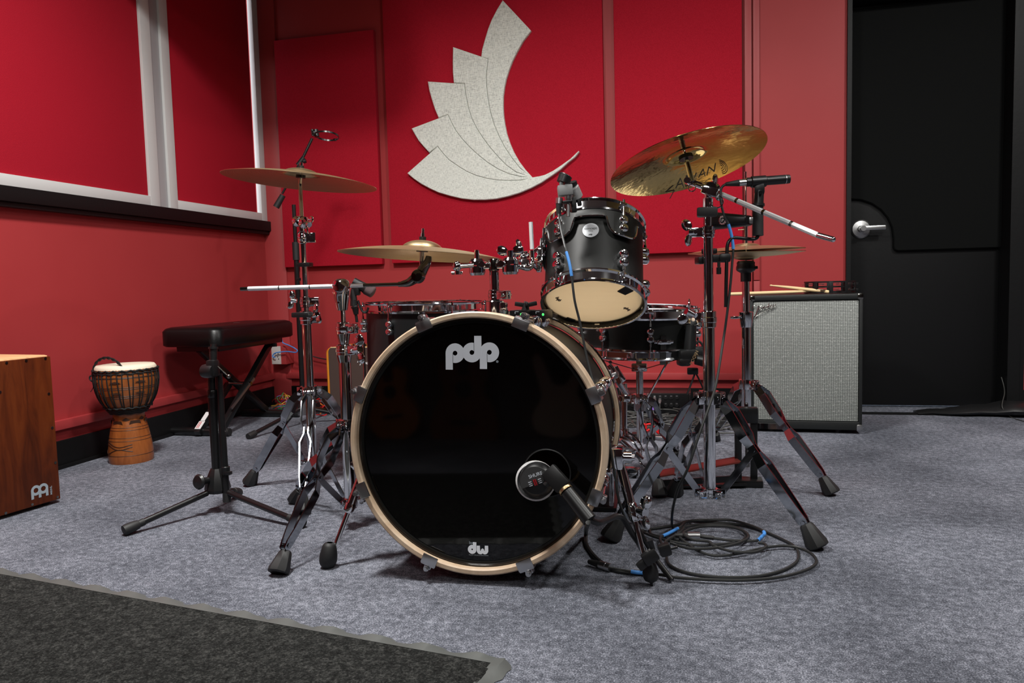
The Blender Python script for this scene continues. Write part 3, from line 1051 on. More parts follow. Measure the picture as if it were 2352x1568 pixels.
# spurs
def spur(top, foot, sgn, fl_=.05):
    top, foot = V(top), V(foot)
    d = (foot - top).normalized()
    L = (foot - top).length
    m = MB().cyl(top - d * .01, top + d * L * .42, .011, seg=16)
    m.lathe([(.0125, 0), (.0135, .004), (.0135, .018), (.0115, .022)], top + d * L * .38, d, 16)
    m.cyl(top + d * L * .4, foot - d * .045, .0062, seg=12)
    s_ = bd.part('spur', m, 'chrome')
    bd.part('spur_bracket', MB().box(top + bs * -sgn * .006, (.036, .05, .05), rz=-BA, bev=.008).cyl(top - bs * sgn * .01, top + bs * sgn * .03, .013, seg=16).cyl(top + bs * sgn * .03, top + bs * sgn * .036, .008, seg=12), 'chrome')
    return s_, d
sl_, d_ = spur(B(-BR - .012, -.075, .115), fl(752, 1303), -1)
ft_ = fl(752, 1303)
bd.part('rubber_tip', MB().lathe([(0, 0), (.013, .001), (.0185, .008), (.021, .016), (.021, .030), (.0165, .052), (.012, .058), (.007, .060)], ft_, -d_ * .5 + V((0, 0, 1)), 24), 'rubber', parent=sl_)
sr_, d_ = spur(B(BR + .014, -.045, .12), fl(1497, 1345), 1)
ft2 = fl(1497, 1345)
bd.part('rubber_tip', MB().lathe([(.0025, 0), (.003, .006), (.013, .012), (.0165, .018), (.0175, .030), (.0140, .046), (.0105, .053), (.006, .055)], ft2, -d_ * .5 + V((0, 0, 1)), 24), 'rubber', parent=sr_)
pw = ft2 - d_ * .165
bd.part('wing_nut', wing_nut(pw + V((.012, -.004, 0)), (.8, -.6, 0), d_, 1.3).lathe([(.009, -.018), (.0135, -.012), (.0135, .02), (.009, .026)], pw, d_, 16), 'chrome', parent=sr_)
# receiver on top of the shell
RC = B(.0, 0, .235)
RC.z = B(0, BR - .02, .235).z
RX = aY(1137, 700, RC.y).x
RC.x = RX
zr0, zr1 = RC.z - .004, zat(RX, RC.y, 690)
bd.part('mount_receiver', MB().lathe([(.0, 0), (.038, 0), (.038, .006), (.027, .010), (.0235, .014), (.0232, zr1 - zr0 - .002), (.0215, zr1 - zr0), (.0, zr1 - zr0)], (RX, RC.y, zr0), (0, 0, 1), 32)
        .box((RX + .026, RC.y - .005, (zr0 + zr1) / 2 + .006), (.012, .03, .03), bev=.003), 'chrome')

# ------------------------------------------------------------------ tom holder
th = Thing('tom_holder', 'chrome two-arm tom holder rising from the top of the bass drum', 'drum hardware', (RX, RC.y, zr1))
zp = zat(RX, RC.y, 597)
zc1, zc2 = zat(RX, RC.y, 688), zat(RX, RC.y, 667)
th.part('post', MB().cyl((RX, RC.y, zr1 - .03), (RX, RC.y, zp), .0116, seg=24), 'chrome')
th.part('memory_collar', collar(MB(), (RX, RC.y), zc1 - .002, zc2 - zc1 + .004, .0155, lug=-.4), 'chrome')
th.part('post_head', MB().lathe([(.0, 0), (.0125, 0), (.0135, .004), (.0135, .024), (.0120, .029), (0, .029)], (RX, RC.y, zp - .026), (0, 0, 1), 24), 'darkchrome')
zj_ = zp - .012
for sg, px_ in ((-1, 1096), (1, 1172)):
    cx_ = aY(px_, 605, RC.y).x
    m = MB().cyl((cx_, RC.y, zj_ - .0245), (cx_, RC.y, zj_ - .018), .0165, .0200, 24).cyl((cx_, RC.y, zj_ - .018), (cx_, RC.y, zj_ - .002), .0205, .0205, 24).cyl((cx_, RC.y, zj_ + .0005), (cx_, RC.y, zj_ + .010), .0205, .0200, 24).cyl((cx_, RC.y, zj_ + .010), (cx_, RC.y, zj_ + .0165), .0195, .0145, 24)
    m.box(((cx_ + RX) / 2, RC.y, zj_ - .002), (abs(cx_ - RX), .02, .016), bev=.005)
    m.cyl((cx_ + sg * -.018, RC.y - .022, zj_ + .002), (cx_ + sg * -.018, RC.y + .01, zj_ + .002), .0075, seg=14)
    h = th.part('ball_clamp', m, 'chrome')
    if sg < 0: th.part('bolt', MB().cyl((cx_, RC.y, zj_ + .016), (cx_, RC.y, zj_ + .036), .0062, seg=14).cyl((cx_, RC.y, zj_ + .036), (cx_, RC.y, zj_ + .038), .005, seg=14), 'chrome', parent=h)
    else: th.part('wing_nut', wing_nut((cx_, RC.y, zj_ + .013), (0, 0, 1), (1, 0, 0), 1.15), 'chrome', parent=h)
pl1, pl0 = dp(1068, 611, 1.86), dp(1084, 609, 1.86)
m = MB().cyl(pl1 - bs * .012, pl0 + bs * .005, .0055, seg=14)
m.sphere(pl1 - bs * .02, .0115, 16, 10, (1, 1, 1.15)).cyl(pl1 - bs * .02 + V((0, 0, -.02)), pl1 - bs * .02 + V((0, 0, .012)), .007, .0055, 14)
m.cyl(pl1 - bs * .034 + V((0, 0, -.016)), pl1 - bs * .006 + V((0, 0, -.016)), .004, seg=10)
th.part('spare_arm', m, 'chrome')
ar = [dp(1180, 611, 1.86), dp(1196, 613, 1.86), dp(1212, 617, 1.87), dp(1220, 612, 1.88), dp(1222, 596, 1.89), dp(1221, 575, 1.89)]
th.part('arm', MB().tube(ar, .0062, 14, 4), 'chrome')
th.part('knurled_rod', MB().cyl(dp(1222, 572, 1.89), dp(1219, 510, 1.89), .0052, seg=12), 'knurl')

# ------------------------------------------------------------------ rack tom
TR, TH = .1285, .204
tn_ = img_normal(1364, 694, 1.0, .47, True)
tc_ = dp(1363, 692, 1.975) + tn_ * .006
MT = frame(tc_, tn_, M3 @ V((1, 0, 0)))
tom = Thing('rack_tom', 'small black rack tom tilted back on its holder, pale bottom head facing the camera', 'drum', M=MT)
# local x = photo right, local y = away from the camera
la = [rad(-90 - 46 + 0), rad(-90 + 26), rad(-90 + 98), rad(-90 + 170), rad(-90 - 118)]
drum(tom, TR, TH, la, (.052, .052))
tom.part('bottom_head', MB().lathe([(0, -.004), (TR - .006, -.004), (TR + .002, -.001)], seg=72), 'tanhead')
tom.part('shell_lining', MB().lathe([(TR - .008, .004), (TR - .008, TH - .006)], seg=64), 'maplebright')
tom.part('top_head', MB().lathe([(0, TH + .003), (TR, TH + .002), (TR + .002, TH - .004)], seg=64), 'tanhead')
tom.part('hoop_dark_reflection', MB().lathe([(TR + .0022, -.003), (TR + .0030, -.0185)], seg=72), 'black')  # black ring added as the dark reflection on the hoop's inner wall
# black felt dampers and small printed marks on the bottom head
def at_tom(px, py):
    d = ray(px, py)
    q = CO + d * ((tc_ - tn_ * .0045 - CO).dot(tn_) / d.dot(tn_))
    return MT.inverted() @ q
for c4 in ([(1418, 668), (1437, 657), (1455, 667), (1436, 676)], [(1293, 735), (1304, 728), (1322, 734), (1308, 743)]):
    pts = [at_tom(*c) for c in c4]
    cx_, cy_ = sum(p.x for p in pts) / 4, sum(p.y for p in pts) / 4
    tom.part('damper_patch', MB().prism([(p.x, p.y) for p in pts], (0, 0, -.0042), (1, 0, 0), (0, 1, 0), (0, 0, -.003), .0005), 'blackink')
for (px_, py_), sz, an in (((1282, 687), .017, 62), ((1440, 709), .017, -140)):
    p = at_tom(px_, py_)
    a_ = rad(an)
    lb = MB()
    for (cx_, cy_), fp in (((-.0075, 0), 0), ((0, 0), 1), ((.0075, 0), 0)):
        lb.prism(rot2(rot2(pd(.0040, .0011, .0075, .0002, 10), PI if fp else 0, (cx_, cy_)), a_, (p.x, p.y)), (0, 0, -.0046 - (.0002 if fp else 0)), (1, 0, 0), (0, 1, 0), (0, 0, -.0003))
    tom.part('head_mark', lb, 'blackink', smooth=5)
# suspension band hugging the upper lugs
bandR = TR + .010
def band_z(a_):
    dz = TH - .040
    for L__ in la[:2] + [la[4]]:
        dd = abs((a_ - L__ + PI) % (2 * PI) - PI)
        k = max(0, 1 - (dd / .33) ** 4) if dd < .33 else 0
        dz -= .048 * k ** .6 if k > 0 else 0
    return dz
na = 120
a_s, a_e = la[4] - .5, la[1] + .36
vs, fs = [], []
for i in range(na + 1):
    a_ = a_s + (a_e - a_s) * i / na
    zl, zh = band_z(a_), TH - .020
    for rr2, zz in ((bandR, zh), (bandR + .0025, zh), (bandR + .0025, zl + .002), (bandR + .004, zl), (bandR, zl)):
        vs.append((rr2 * cos(a_), rr2 * sin(a_), zz))
    if i:
        o = (i - 1) * 5
        for j in range(5): fs.append([o + j, o + (j + 1) % 5, o + 5 + (j + 1) % 5, o + 5 + j])
tom.part('suspension_band', MB().add(vs, fs), 'shell')
vs, fs = [], []
pts = []
for i in range(na + 1):
    a_ = a_s + (a_e - a_s) * i / na
    pts.append(V(((bandR + .003) * cos(a_), (bandR + .003) * sin(a_), band_z(a_))))
tom.part('band_edge', MB().tube(pts, .0026, 6), 'chrome')
# bracket on the left side
bx = V((-TR - .004, -.012, TH * .54))
tom.part('bracket_plate', MB().box(bx + V((-.010, .0, .008)), (.010, .062, .072), bev=.004).box(bx + V((-.004, .028, .05)), (.012, .02, .05), bev=.003).box(bx + V((-.004, -.022, .05)), (.012, .02, .05), bev=.003), 'chrome')
tom.part('bracket_cone', MB().lathe([(.036, 0), (.036, .006), (.030, .010), (.018, .026), (.013, .034), (0, .035)], bx + V((-.012, 0, -.004)), (-1, 0, 0), 32), 'chrome')
tom.part('bracket_clamp', MB().sphere(bx + V((-.056, 0, -.004)), .015, 16, 10).box(bx + V((-.05, 0, -.022)), (.024, .022, .022), bev=.005).cyl(bx + V((-.068, 0, .006)), bx + V((-.046, 0, .012)), .006, seg=12), 'chrome')
tom.part('wing_nut', wing_nut(bx + V((-.060, -.006, .010)), (-.7, -.6, .2), (0, 0, 1), 1.0), 'chrome')
# badge
bd_a = rad(-90 - 9.5)
bp = V((cos(bd_a), sin(bd_a), 0))
bo = bp * (TR + .0008) + V((0, 0, TH * .625))
tl = V((-sin(bd_a), cos(bd_a), 0))
bg_ = tom.part('badge', MB().cyl(bo, bo + bp * .0016, .0208, seg=40), 'silverbadge')
tx = text_mb('concept', .0098, bo + bp * .0018 + V((0, 0, .002)), tl, (0, 0, 1), .0002, align='CENTER')
tx.merge(text_mb('MAPLE', .0042, bo + bp * .0018 + V((0, 0, -.004)), tl, (0, 0, 1), .0002, align='CENTER'))
tx.merge(text_mb('pdp', .0062, bo + bp * .0018 + V((0, 0, -.0145)), tl, (0, 0, 1), .0002, bold=.0002, align='CENTER'))
tom.part('badge_print', tx, 'blackink', parent=bg_)

# ------------------------------------------------------------------ clip-on tom microphone
mc = dp(1300, 455, 1.86)
tmic = Thing('clip_on_drum_microphone', 'grey clip-on microphone clamped to the rim of the small rack tom', 'microphone', mc)
def L(px, py, d=1.86): return dp(px, py, d)
cx3, cy3 = cr, cu    # photo right and up, only used as the local sideways and upward leaning of the clamp
A_ = (M3 @ Matrix.Rotation(rad(-6), 3, 'Z'))
def mbox(px, py, wpx, hpx, dep, d=1.86, tilt_=-6, bev=.002):
    k = d / F
    return MB().box(dp(px, py, d), (wpx * k, hpx * k, dep), M=M3 @ Matrix.Rotation(rad(tilt_), 3, 'Z'), bev=bev)
tmic.part('mic_head', MB().cyl(L(1293, 420), L(1299, 404), .0162, .0168, 24).cyl(L(1299, 404), L(1300, 402), .0168, .0150, 24), 'black')
tmic.part('body', mbox(1298, 438, 34, 24, .026).merge(mbox(1289, 424, 8, 12, .02)).merge(mbox(1301, 422, 8, 12, .02)), 'greymic')
tmic.part('mic_capsule', MB().cyl(L(1313, 418, 1.88), L(1326, 462, 1.90), .0125, .0135, 20), 'black')
tmic.part('capsule_grille', MB().cyl(L(1316, 430, 1.875), L(1326, 452, 1.89), .0145, .0145, 20), 'micgrille')
tmic.part('plug', MB().cyl(L(1285, 455), L(1284, 468), .0085, seg=20), 'steel')
tmic.part('plug_boot', MB().cyl(L(1284, 467), L(1283, 494), .0078, .0058, 20), 'rubber')
tmic.part('clamp_jaw', mbox(1303, 464, 22, 6, .024).merge(mbox(1317, 470, 13, 34, .022, 1.88)).merge(mbox(1330, 460, 9, 26, .02, 1.89)), 'black')
tmic.part('clamp_screw', MB().cyl(L(1306, 448), L(1305, 458), .0105, .009, 16).cyl(L(1305, 458), L(1305, 497), .0048, seg=14), 'steel')


def cable(pts, r=.0032, name='microphone_cable', lab='', mat='cable', tape=None, group=None, loc=None):
    path = catmull([V(p) for p in pts], 8)
    T_ = Thing(name, lab, 'cable', loc or pts[-1], group)
    T_.part('cord', MB().tube(path, r, 8), mat)
    for (i0, i1, m_) in (tape or []):
        T_.part('tape_band' if m_ == 'blue' else 'sleeve', MB().tube(path[i0:i1], r * 1.22, 10), m_, label=('blue tape band' if m_ == 'blue' else None))
    return T_


tw = [L(1283, 490), L(1287, 520, 1.82), L(1296, 560, 1.78), L(1300, 575, 1.77), L(1308, 605, 1.76), L(1313, 634, 1.755), L(1320, 690, 1.75), L(1333, 745, 1.75), L(1350, 830, 1.74), L(1370, 905, 1.72), L(1388, 960, 1.68), L(1402, 1030, 1.66),
      L(1412, 1090, 1.66), L(1422, 1150, 1.66), L(1440, 1200, 1.68), L(1462, 1245, 1.70), L(1478, 1275, 1.72), fl(1490, 1300, .01)]
cable(tw, .0029, lab='thin black cable dropping from the rack tom microphone in front of the bass drum', tape=[(25, 41, 'blue')])

# ------------------------------------------------------------------ kick microphone and its short boom
hd_d = 1.66
km = Thing('kick_drum_microphone', 'round black kick drum microphone with silver grille rim pointing into the bass drum port', 'microphone', dp(1243, 1092, hd_d))
kc = B(toP(1240, 1094)[0], toP(1240, 1094)[1], 0)
km.part('grille', MB().lathe([(0, .032), (.024, .029), (.038, .018), (.0435, .004), (.0435, -.004), (.039, -.008)], kc - bs * .0055 - bz * .0045, ba, 40), 'brightmesh')
km.part('body', MB().lathe([(.0385, -.006), (.0385, -.014), (.034, -.026), (.026, -.034), (0, -.036)], kc, ba, 40), 'black')
tpk = kc - ba * .0355
_a = rad(38)
km.part('name_plate', MB().prism([(x * cos(rad(20)) - y * sin(rad(20)), x * sin(rad(20)) + y * cos(rad(20))) for x, y in arc2(.0325, -8, 188, 26)], kc - ba * .0332 + bz * .001, bs, bz, -ba * .0024), 'greyplate')
tt = text_mb('SHURE', .0105, tpk + bs * .002 + V((0, 0, .013)), (bs + V((0, 0, .35))).normalized(), (V((0, 0, 1)) - bs * .35).normalized(), .0006, align='CENTER', bold=.0001)
ux_ = (bs + V((0, 0, .35))).normalized()
uy_ = (V((0, 0, 1)) - bs * .35).normalized()
for sg in (-1, 1):
    for j in range(3):
        tt.box(tpk + ux_ * sg * .011 + uy_ * (.004 - j * .004) - ba * .0006, (.007, .0008, .0012), M=Matrix((ux_, -ba, uy_)).transposed())
km.part('logo', tt, 'white', smooth=5)
rl = MB()
for j in (-1, 1): rl.box(tpk + ux_ * j * .002 + uy_ * 0 - ba * .0006, (.0022, .0008, .013), M=Matrix((ux_, -ba, uy_)).transposed())
km.part('logo_bars', rl, 'redink', smooth=5)
def K(px, py, d=1.60): return dp(px, py, d)
hd1 = (K(1355, 1195, 1.55) - K(1300, 1125, 1.58)).normalized()
Am = Matrix.Rotation(rad(0), 3, 'Z')
side_ = (M3 @ V((.62, -.78, 0))).normalized()
km.part('swivel_bracket', MB().bar(K(1258, 1078, 1.60), K(1296, 1120, 1.585), .036, .026, side_, bev=.004).cyl(K(1268, 1096, 1.59) - side_ * .022, K(1268, 1096, 1.59) + side_ * .022, .007, seg=14), 'black')
km.part('connector_ring', MB().cyl(K(1297, 1122, 1.583), K(1301, 1127, 1.58), .0150, seg=24), MAT['bronze'])
km.part('handle', MB().cyl(K(1302, 1128, 1.58), K(1354, 1194, 1.55), .0145, .0155, 24), 'black')
kb = Thing('short_boom_arm', 'black clamp and short boom by the right bass drum spur holding the kick microphone', 'mic clamp', (ft2.x, ft2.y, 0))
kb.part('gooseneck', MB().tube([K(1350, 1189, 1.56), K(1372, 1200, 1.57), K(1390, 1196, 1.60), K(1415, 1186, 1.64), K(1432, 1192, 1.66), K(1452, 1225, 1.68), K(1478, 1262, 1.70)], .0065, 10, 6), 'blackmetal')
kb.part('boom_rod', MB().cyl(K(1440, 1170, 1.70), K(1505, 1282, 1.70), .0055, seg=12).cyl(K(1505, 1282, 1.70), K(1543, 1332, 1.66), .0062, seg=12), 'blackmetal')
ck = K(1492, 1275, 1.70)
sx = M3 @ V((.8, -.6, 0))
kb.part('clamp', MB().bar(K(1478, 1288, 1.61), K(1508, 1268, 1.61), .026, .026, V((0, 1, 0)), bev=.005).bar(K(1514, 1266, 1.63), K(1540, 1258, 1.63), .024, .026, V((0, 1, 0)), bev=.006).bar(K(1466, 1304, 1.61), K(1482, 1290, 1.61), .018, .018, V((0, 1, 0)), bev=.004), 'black')
kb.part('clamp_bolt', MB().cyl(K(1500, 1262, 1.61), K(1492, 1240, 1.61), .0052, .007, 14).cyl(K(1540, 1260, 1.63), K(1556, 1256, 1.63), .0032, seg=10), 'blackmetal')


# ------------------------------------------------------------------ cymbal stands
def stem_top(T, c, n, tip=.05, below=.06, r=.004, felt=.016):
    """threaded rod through a cymbal with felts, sleeve and nut; c cymbal plane centre, n its normal"""
    b0 = c + n * .024
    T.part('felt_washer', MB().cyl(b0 - n * .012, b0 - n * .002, felt, seg=20).cyl(b0 + n * .021, b0 + n * .029, felt * .6, seg=16), 'black')
    T.part('cymbal_rod', MB().cyl(b0 - n * below, b0 + n * tip, r, seg=10).cyl(b0 - n * below, b0 - n * .012, r * 1.6, seg=12).cyl(b0 + n * .029, b0 + n * (.038), r * 1.5, seg=10), 'chrome')


# rear left stand with the 20 inch cymbal
CA = V((-1.235, 2.27, 0))
zA = lambda py: zat(CA.x, CA.y, py)
sa = Thing('cymbal_stand', 'straight chrome cymbal stand on the far left with the highest flat cymbal', 'cymbal stand', CA, 'chrome cymbal stands')
fA = [fl(572, 1115), fl(694, 1182), V((CA.x + .14, CA.y + .24, 0))]
zt_, zl_ = zA(897), zA(1062)
for f_ in fA: braced_leg(sa, CA, f_, zt_, zl_)
hubs(sa, CA, [ang(CA, f_) for f_ in fA], zt_)
hubs(sa, CA, [ang(CA, f_) for f_ in fA], zl_, 'lower_collar', r=.017, h=.022)
sa.part('lower_tube', MB().cyl((CA.x, CA.y, zA(1080)), (CA.x, CA.y, zA(728)), .0155, seg=28), 'chrome')
sa.part('middle_tube', MB().cyl((CA.x, CA.y, zA(735)), (CA.x, CA.y, zA(548)), .0122, seg=24), 'chrome')
sa.part('upper_tube', MB().cyl((CA.x, CA.y, zA(560)), (CA.x, CA.y, zA(500)), .0098, seg=20), 'chrome')
cm = collar(MB(), CA, zA(745), .045, .020, lug=.1)
cm.merge(wing_nut((CA.x + .035, CA.y - .02, zA(725)), (1, -.3, .35), (0, 0, 1), 1.1))
sa.part('tube_clamp', cm, 'chrome')
sa.part('memory_lock', MB().box((CA.x - .004, CA.y - .01, zA(722)), (.062, .05, .016), bev=.004), 'black')
cm = collar(MB(), CA, zA(706), .036, .017, lug=.3).merge(wing_nut((CA.x - .02, CA.y - .02, zA(690)), (-1, -.3, .2), (0, 0, 1), 1.0))
sa.part('tube_clamp', cm, 'chrome')
sa.part('memory_lock', MB().box((CA.x + .010, CA.y - .012, zA(608)), (.046, .03, .013), bev=.003), 'black')
sa.part('memory_lock', MB().box((CA.x - .014, CA.y + .01, zA(641)), (.03, .03, .009), bev=.002), 'black')
cm = collar(MB(), CA, zA(560), .04, .0145, lug=.4)
cm.lathe([(0, -.012), (.018, -.010), (.021, 0), (.018, .010), (0, .012)], (CA.x + .012, CA.y - .004, zA(512)), (1, -.2, .1), 24)
cm.lathe([(0, -.010), (.016, -.008), (.018, 0), (.016, .008), (0, .010)], (CA.x - .014, CA.y - .004, zA(508)), (1, -.2, .1), 24)
cm.merge(wing_nut((CA.x + .025, CA.y - .015, zA(514)), (.7, -.4, -.3), (.3, 0, 1), 1.0))
sa.part('tilter', cm, 'chrome')
_, MA, nA, cA = cymbal('ride_cymbal', 690, 417, 2.56, .254, 3.3, .112, 'large bronze cymbal seen from below on the far left stand', mat='bronze', bow=.024, bell=.032)
stem_top(sa, cA, nA, tip=.04, below=.04)
sa.part('tilter_stem', MB().cyl((CA.x, CA.y, zA(500)), cA + nA * -.01, .0068, seg=14), 'chrome')

# front left boom stand
CB = V((-.925, 1.90, 0))
zB = lambda py: zat(CB.x, CB.y, py)
sb = Thing('cymbal_boom_stand', 'chrome boom stand just left of the bass drum, its arm holding the low pale cymbal', 'cymbal stand', CB, 'chrome cymbal stands')
fB = [fl(638, 1322), fl(678, 1154), V((-.60, 2.09, 0))]
zt_, zl_ = zB(975), zB(1152)
for f_ in fB: braced_leg(sb, CB, f_, zt_, zl_, knee=.45)
hubs(sb, CB, [ang(CB, f_) for f_ in fB], zt_, r=.0215)
hubs(sb, CB, [ang(CB, f_) for f_ in fB], zl_, 'lower_collar', r=.019, h=.022)
sb.part('lower_tube', MB().cyl((CB.x, CB.y, zB(1166)), (CB.x, CB.y, zB(828)), .0165, seg=28), 'chrome')
sb.part('middle_tube', MB().cyl((CB.x, CB.y, zB(835)), (CB.x, CB.y, zB(760)), .0128, seg=24).cyl((CB.x, CB.y, zB(765)), (CB.x, CB.y, zB(700)), .0085, seg=20), 'chrome')
def clamp_b(py0, py1, r):
    m = collar(MB(), CB, zB(py1), zB(py0) - zB(py1), r, lug=-.3)
    m.lathe([(r * 1.0, 0), (r * .72, -.03), (r * .7, -.045), (r * .5, -.045)], (CB.x, CB.y, zB(py1) + .002), (0, 0, 1), 10)
    return m
sb.part('tube_clamp', clamp_b(740, 768, .0185).cyl((CB.x + .01, CB.y - .03, zB(755)), (CB.x + .026, CB.y - .03, zB(755)), .009, seg=16), 'chrome')
m = clamp_b(791, 816, .021)
m.merge(wing_nut((CB.x + .034, CB.y - .015, zB(803)), (1, -.3, .15), (.25, 0, 1), 1.35))
sb.part('tube_clamp', m, 'chrome')
hb = V((CB.x, CB.y, zB(660)))
sb.part('boom_head', MB().lathe([(0, .030), (.012, .029), (.020, .023), (.0245, .012), (.025, 0), (.022, -.018), (.0175, -.036), (.0145, -.052), (.0135, -.056), (0, -.057)], (hb.x, hb.y, zB(665)), (0, 0, 1), 32).box((hb.x + .004, hb.y - .021, hb.z - .0), (.030, .010, .028), M=Matrix.Rotation(.6, 3, 'Y'), bev=.005).cyl((hb.x, hb.y - .018, zB(694)), (hb.x, hb.y - .021, zB(694)), .003, seg=10), 'chrome')
b0, b1, b2, b3 = dp(553, 663.5, 2.14), dp(757, 657.5, 2.115), dp(835, 655, 2.10), dp(925, 652.5, 2.09)
sb.part('boom_arm', MB().cyl(b0 + (b1 - b0) * .085, b1, .0062, seg=12).cyl(b1, b2, .0058, seg=12), 'knurl')
sb.part('boom_grooves', MB().cyl(b0 + (b1 - b0) * .443, b0 + (b1 - b0) * .455, .0052, seg=12).cyl(b0, b0 + (b1 - b0) * .09, .0056, .0056, 14), 'darkchrome')
ax_ = (b1 - b0).normalized()
for f_ in (.43, .775): sb.part('groove_band', MB().cyl(b0 + (b1 - b0) * f_, b0 + (b1 - b0) * (f_ + .012), .00635, seg=12), 'black')
sb.part('boom_rod', MB().cyl(b2, b3, .0052, seg=14).cyl(b3 - ax_ * .012, b3 + ax_ * .006, .0072, seg=16), 'darkchrome')
cv = [dp(922, 652, 2.09), dp(938, 649, 2.09), dp(952, 640, 2.085), dp(964, 632, 2.085), dp(973, 616, 2.085), dp(982, 602, 2.085), dp(985, 588, 2.085)]
cvp = catmull([V(p) for p in cv], 4)
sb.part('swan_neck', MB().tube(cvp, .008, 12, 0, [.0075 + .0075 * sin(PI * i / (len(cvp) - 1)) for i in range(len(cvp))]).lathe([(0, -.012), (.016, -.011), (.0205, 0), (.016, .013), (0, .015)], dp(961, 634, 2.08), (0, -1, .1), 24).cyl(dp(961, 634, 2.065), dp(961, 634, 2.055), .009, seg=6), 'darkchrome')
_, MB2, nB, cB = cymbal('crash_cymbal', 969, 588, 2.10, .2286, 2.6, .062, 'low pale bronze cymbal on the boom arm left of the bass drum', mat='bronze', bow=.022, bell=.034)
cB_ = cB
stem_top(sb, cB, nB, tip=.052, below=.052)
sb.part('rod_sleeve', MB().cyl(cB - nB * .030, cB + nB * .004, .0062, seg=14), 'black')

# right boom stand
CC = V((.04, 2.05, 0))
zC = lambda py: zat(CC.x, CC.y, py)
sc = Thing('cymbal_boom_stand', 'chrome boom stand at right with widely spread legs and a long ridged arm', 'cymbal stand', CC, 'chrome cymbal stands')
fC = [fl(1880, 1262), fl(1400, 1243), fl(1548, 1138)]
zt_, zl_ = zC(912), zC(1131)
for f_ in fC: braced_leg(sc, CC, f_, zt_, zl_, knee=.42, fr=.0255)
hubs(sc, CC, [ang(CC, f_) for f_ in fC], zt_, r=.021, h=.034)
hubs(sc, CC, [ang(CC, f_) for f_ in fC], zl_, 'lower_collar', r=.018, h=.024)
sc.part('lower_tube', MB().cyl((CC.x, CC.y, zC(1141)), (CC.x, CC.y, zC(738)), .0155, seg=28), 'chrome')
sc.part('middle_tube', MB().cyl((CC.x, CC.y, zC(745)), (CC.x, CC.y, zC(525)), .0126, seg=24), 'chrome')
sc.part('upper_tube', MB().cyl((CC.x, CC.y, zC(530)), (CC.x, CC.y, zC(452)), .0098, seg=20).lathe([(.0098, 0), (.0135, .002), (.0135, .03), (.0098, .032)], (CC.x, CC.y, zC(483)), (0, 0, 1), 24), 'chrome')
m = collar(MB(), CC, zC(752), .044, .0195, lug=PI - .3)
m.merge(wing_nut((CC.x - .04, CC.y - .01, zC(722)), (-.8, -.4, .4), (.2, 0, 1), 1.2))
sc.part('tube_clamp', m, 'chrome')
m = collar(MB(), CC, zC(546), .03, .0165, lug=PI)
m.merge(wing_nut((CC.x - .03, CC.y - .008, zC(533)), (-1, -.3, 0), (0, .4, 1), 1.25))
sc.part('tube_clamp', m, 'chrome')
sc.part('drum_key_clip', MB().box((CC.x - .002, CC.y, zC(487)), (.052, .045, .024), bev=.006), 'rubber')
e0, e1_, e2_ = dp(1636, 437, 2.02), dp(1878, 540, 1.80), dp(1913, 549.5, 1.77)
ax_ = (e1_ - e0).normalized()
sc.part('boom_arm', MB().cyl(e0, e1_, .0068, seg=8), 'knurl')
for f_ in (.245, .505, .76): sc.part('groove_band', MB().cyl(e0.lerp(e1_, f_), e0.lerp(e1_, f_ + .022), .00705, seg=8), 'darkchrome')
sc.part('boom_tip', MB().cyl(e1_, e2_, .0068, seg=16).sphere(e2_, .0068, 14, 8), 'chrome')
tt_ = V((CC.x, CC.y, zC(440)))
m = MB().lathe([(0, -.013), (.016, -.012), (.019, -.004), (.019, .004), (.016, .012), (0, .013)], tt_ + V((.004, 0, .006)), (.3, -.9, .1), 24)
m.cyl(tt_ + V((0, 0, -.03)), tt_, .0085, seg=14).box(tt_ + V((.004, -.012, 0)), (.04, .02, .024), M=Matrix.Rotation(rad(22), 3, 'Y'), bev=.005)
m.merge(wing_nut(tt_ + V((.012, .012, .006)), (.5, .8, .3), (0, 0, 1), 1.2))
m.ring(tt_ + V((.022, -.012, -.028)), (.2, -1, .1), .016, .0018, 24, 6, 0, 4.4)
sc.part('boom_tilter', m, 'chrome')
g0, g1 = dp(1578, 415, 1.985), dp(1634, 437, 2.01)
m = MB().bar(g0, g1, .015, .017, V((0, 1, 0)), bev=.003).cyl(g0 + V((0, -.013, 0)), g0 + V((0, .013, 0)), .008, seg=14).cyl(dp(1598, 424, 1.97), dp(1618, 432, 1.97), .0058, seg=12)
m.ring(dp(1589, 431, 1.97), (.1, -1, .1), .0095, .0014, 20, 6)
sc.part('arm_bracket', m, 'chrome')
_, MC_, nC, cC = cymbal('crash_cymbal', 1579, 375, 1.985, .2045, -14.6, .335, 'tilted brilliant gold cymbal high on the right, written on its underside', mat='brilliant', bow=.022, bell=.020)
stem_top(sc, cC, nC, tip=.045, below=.075, felt=.0185)
sc.part('rod_joint', MB().cyl(cC - nC * .045, g0, .0052, seg=12), 'chrome')
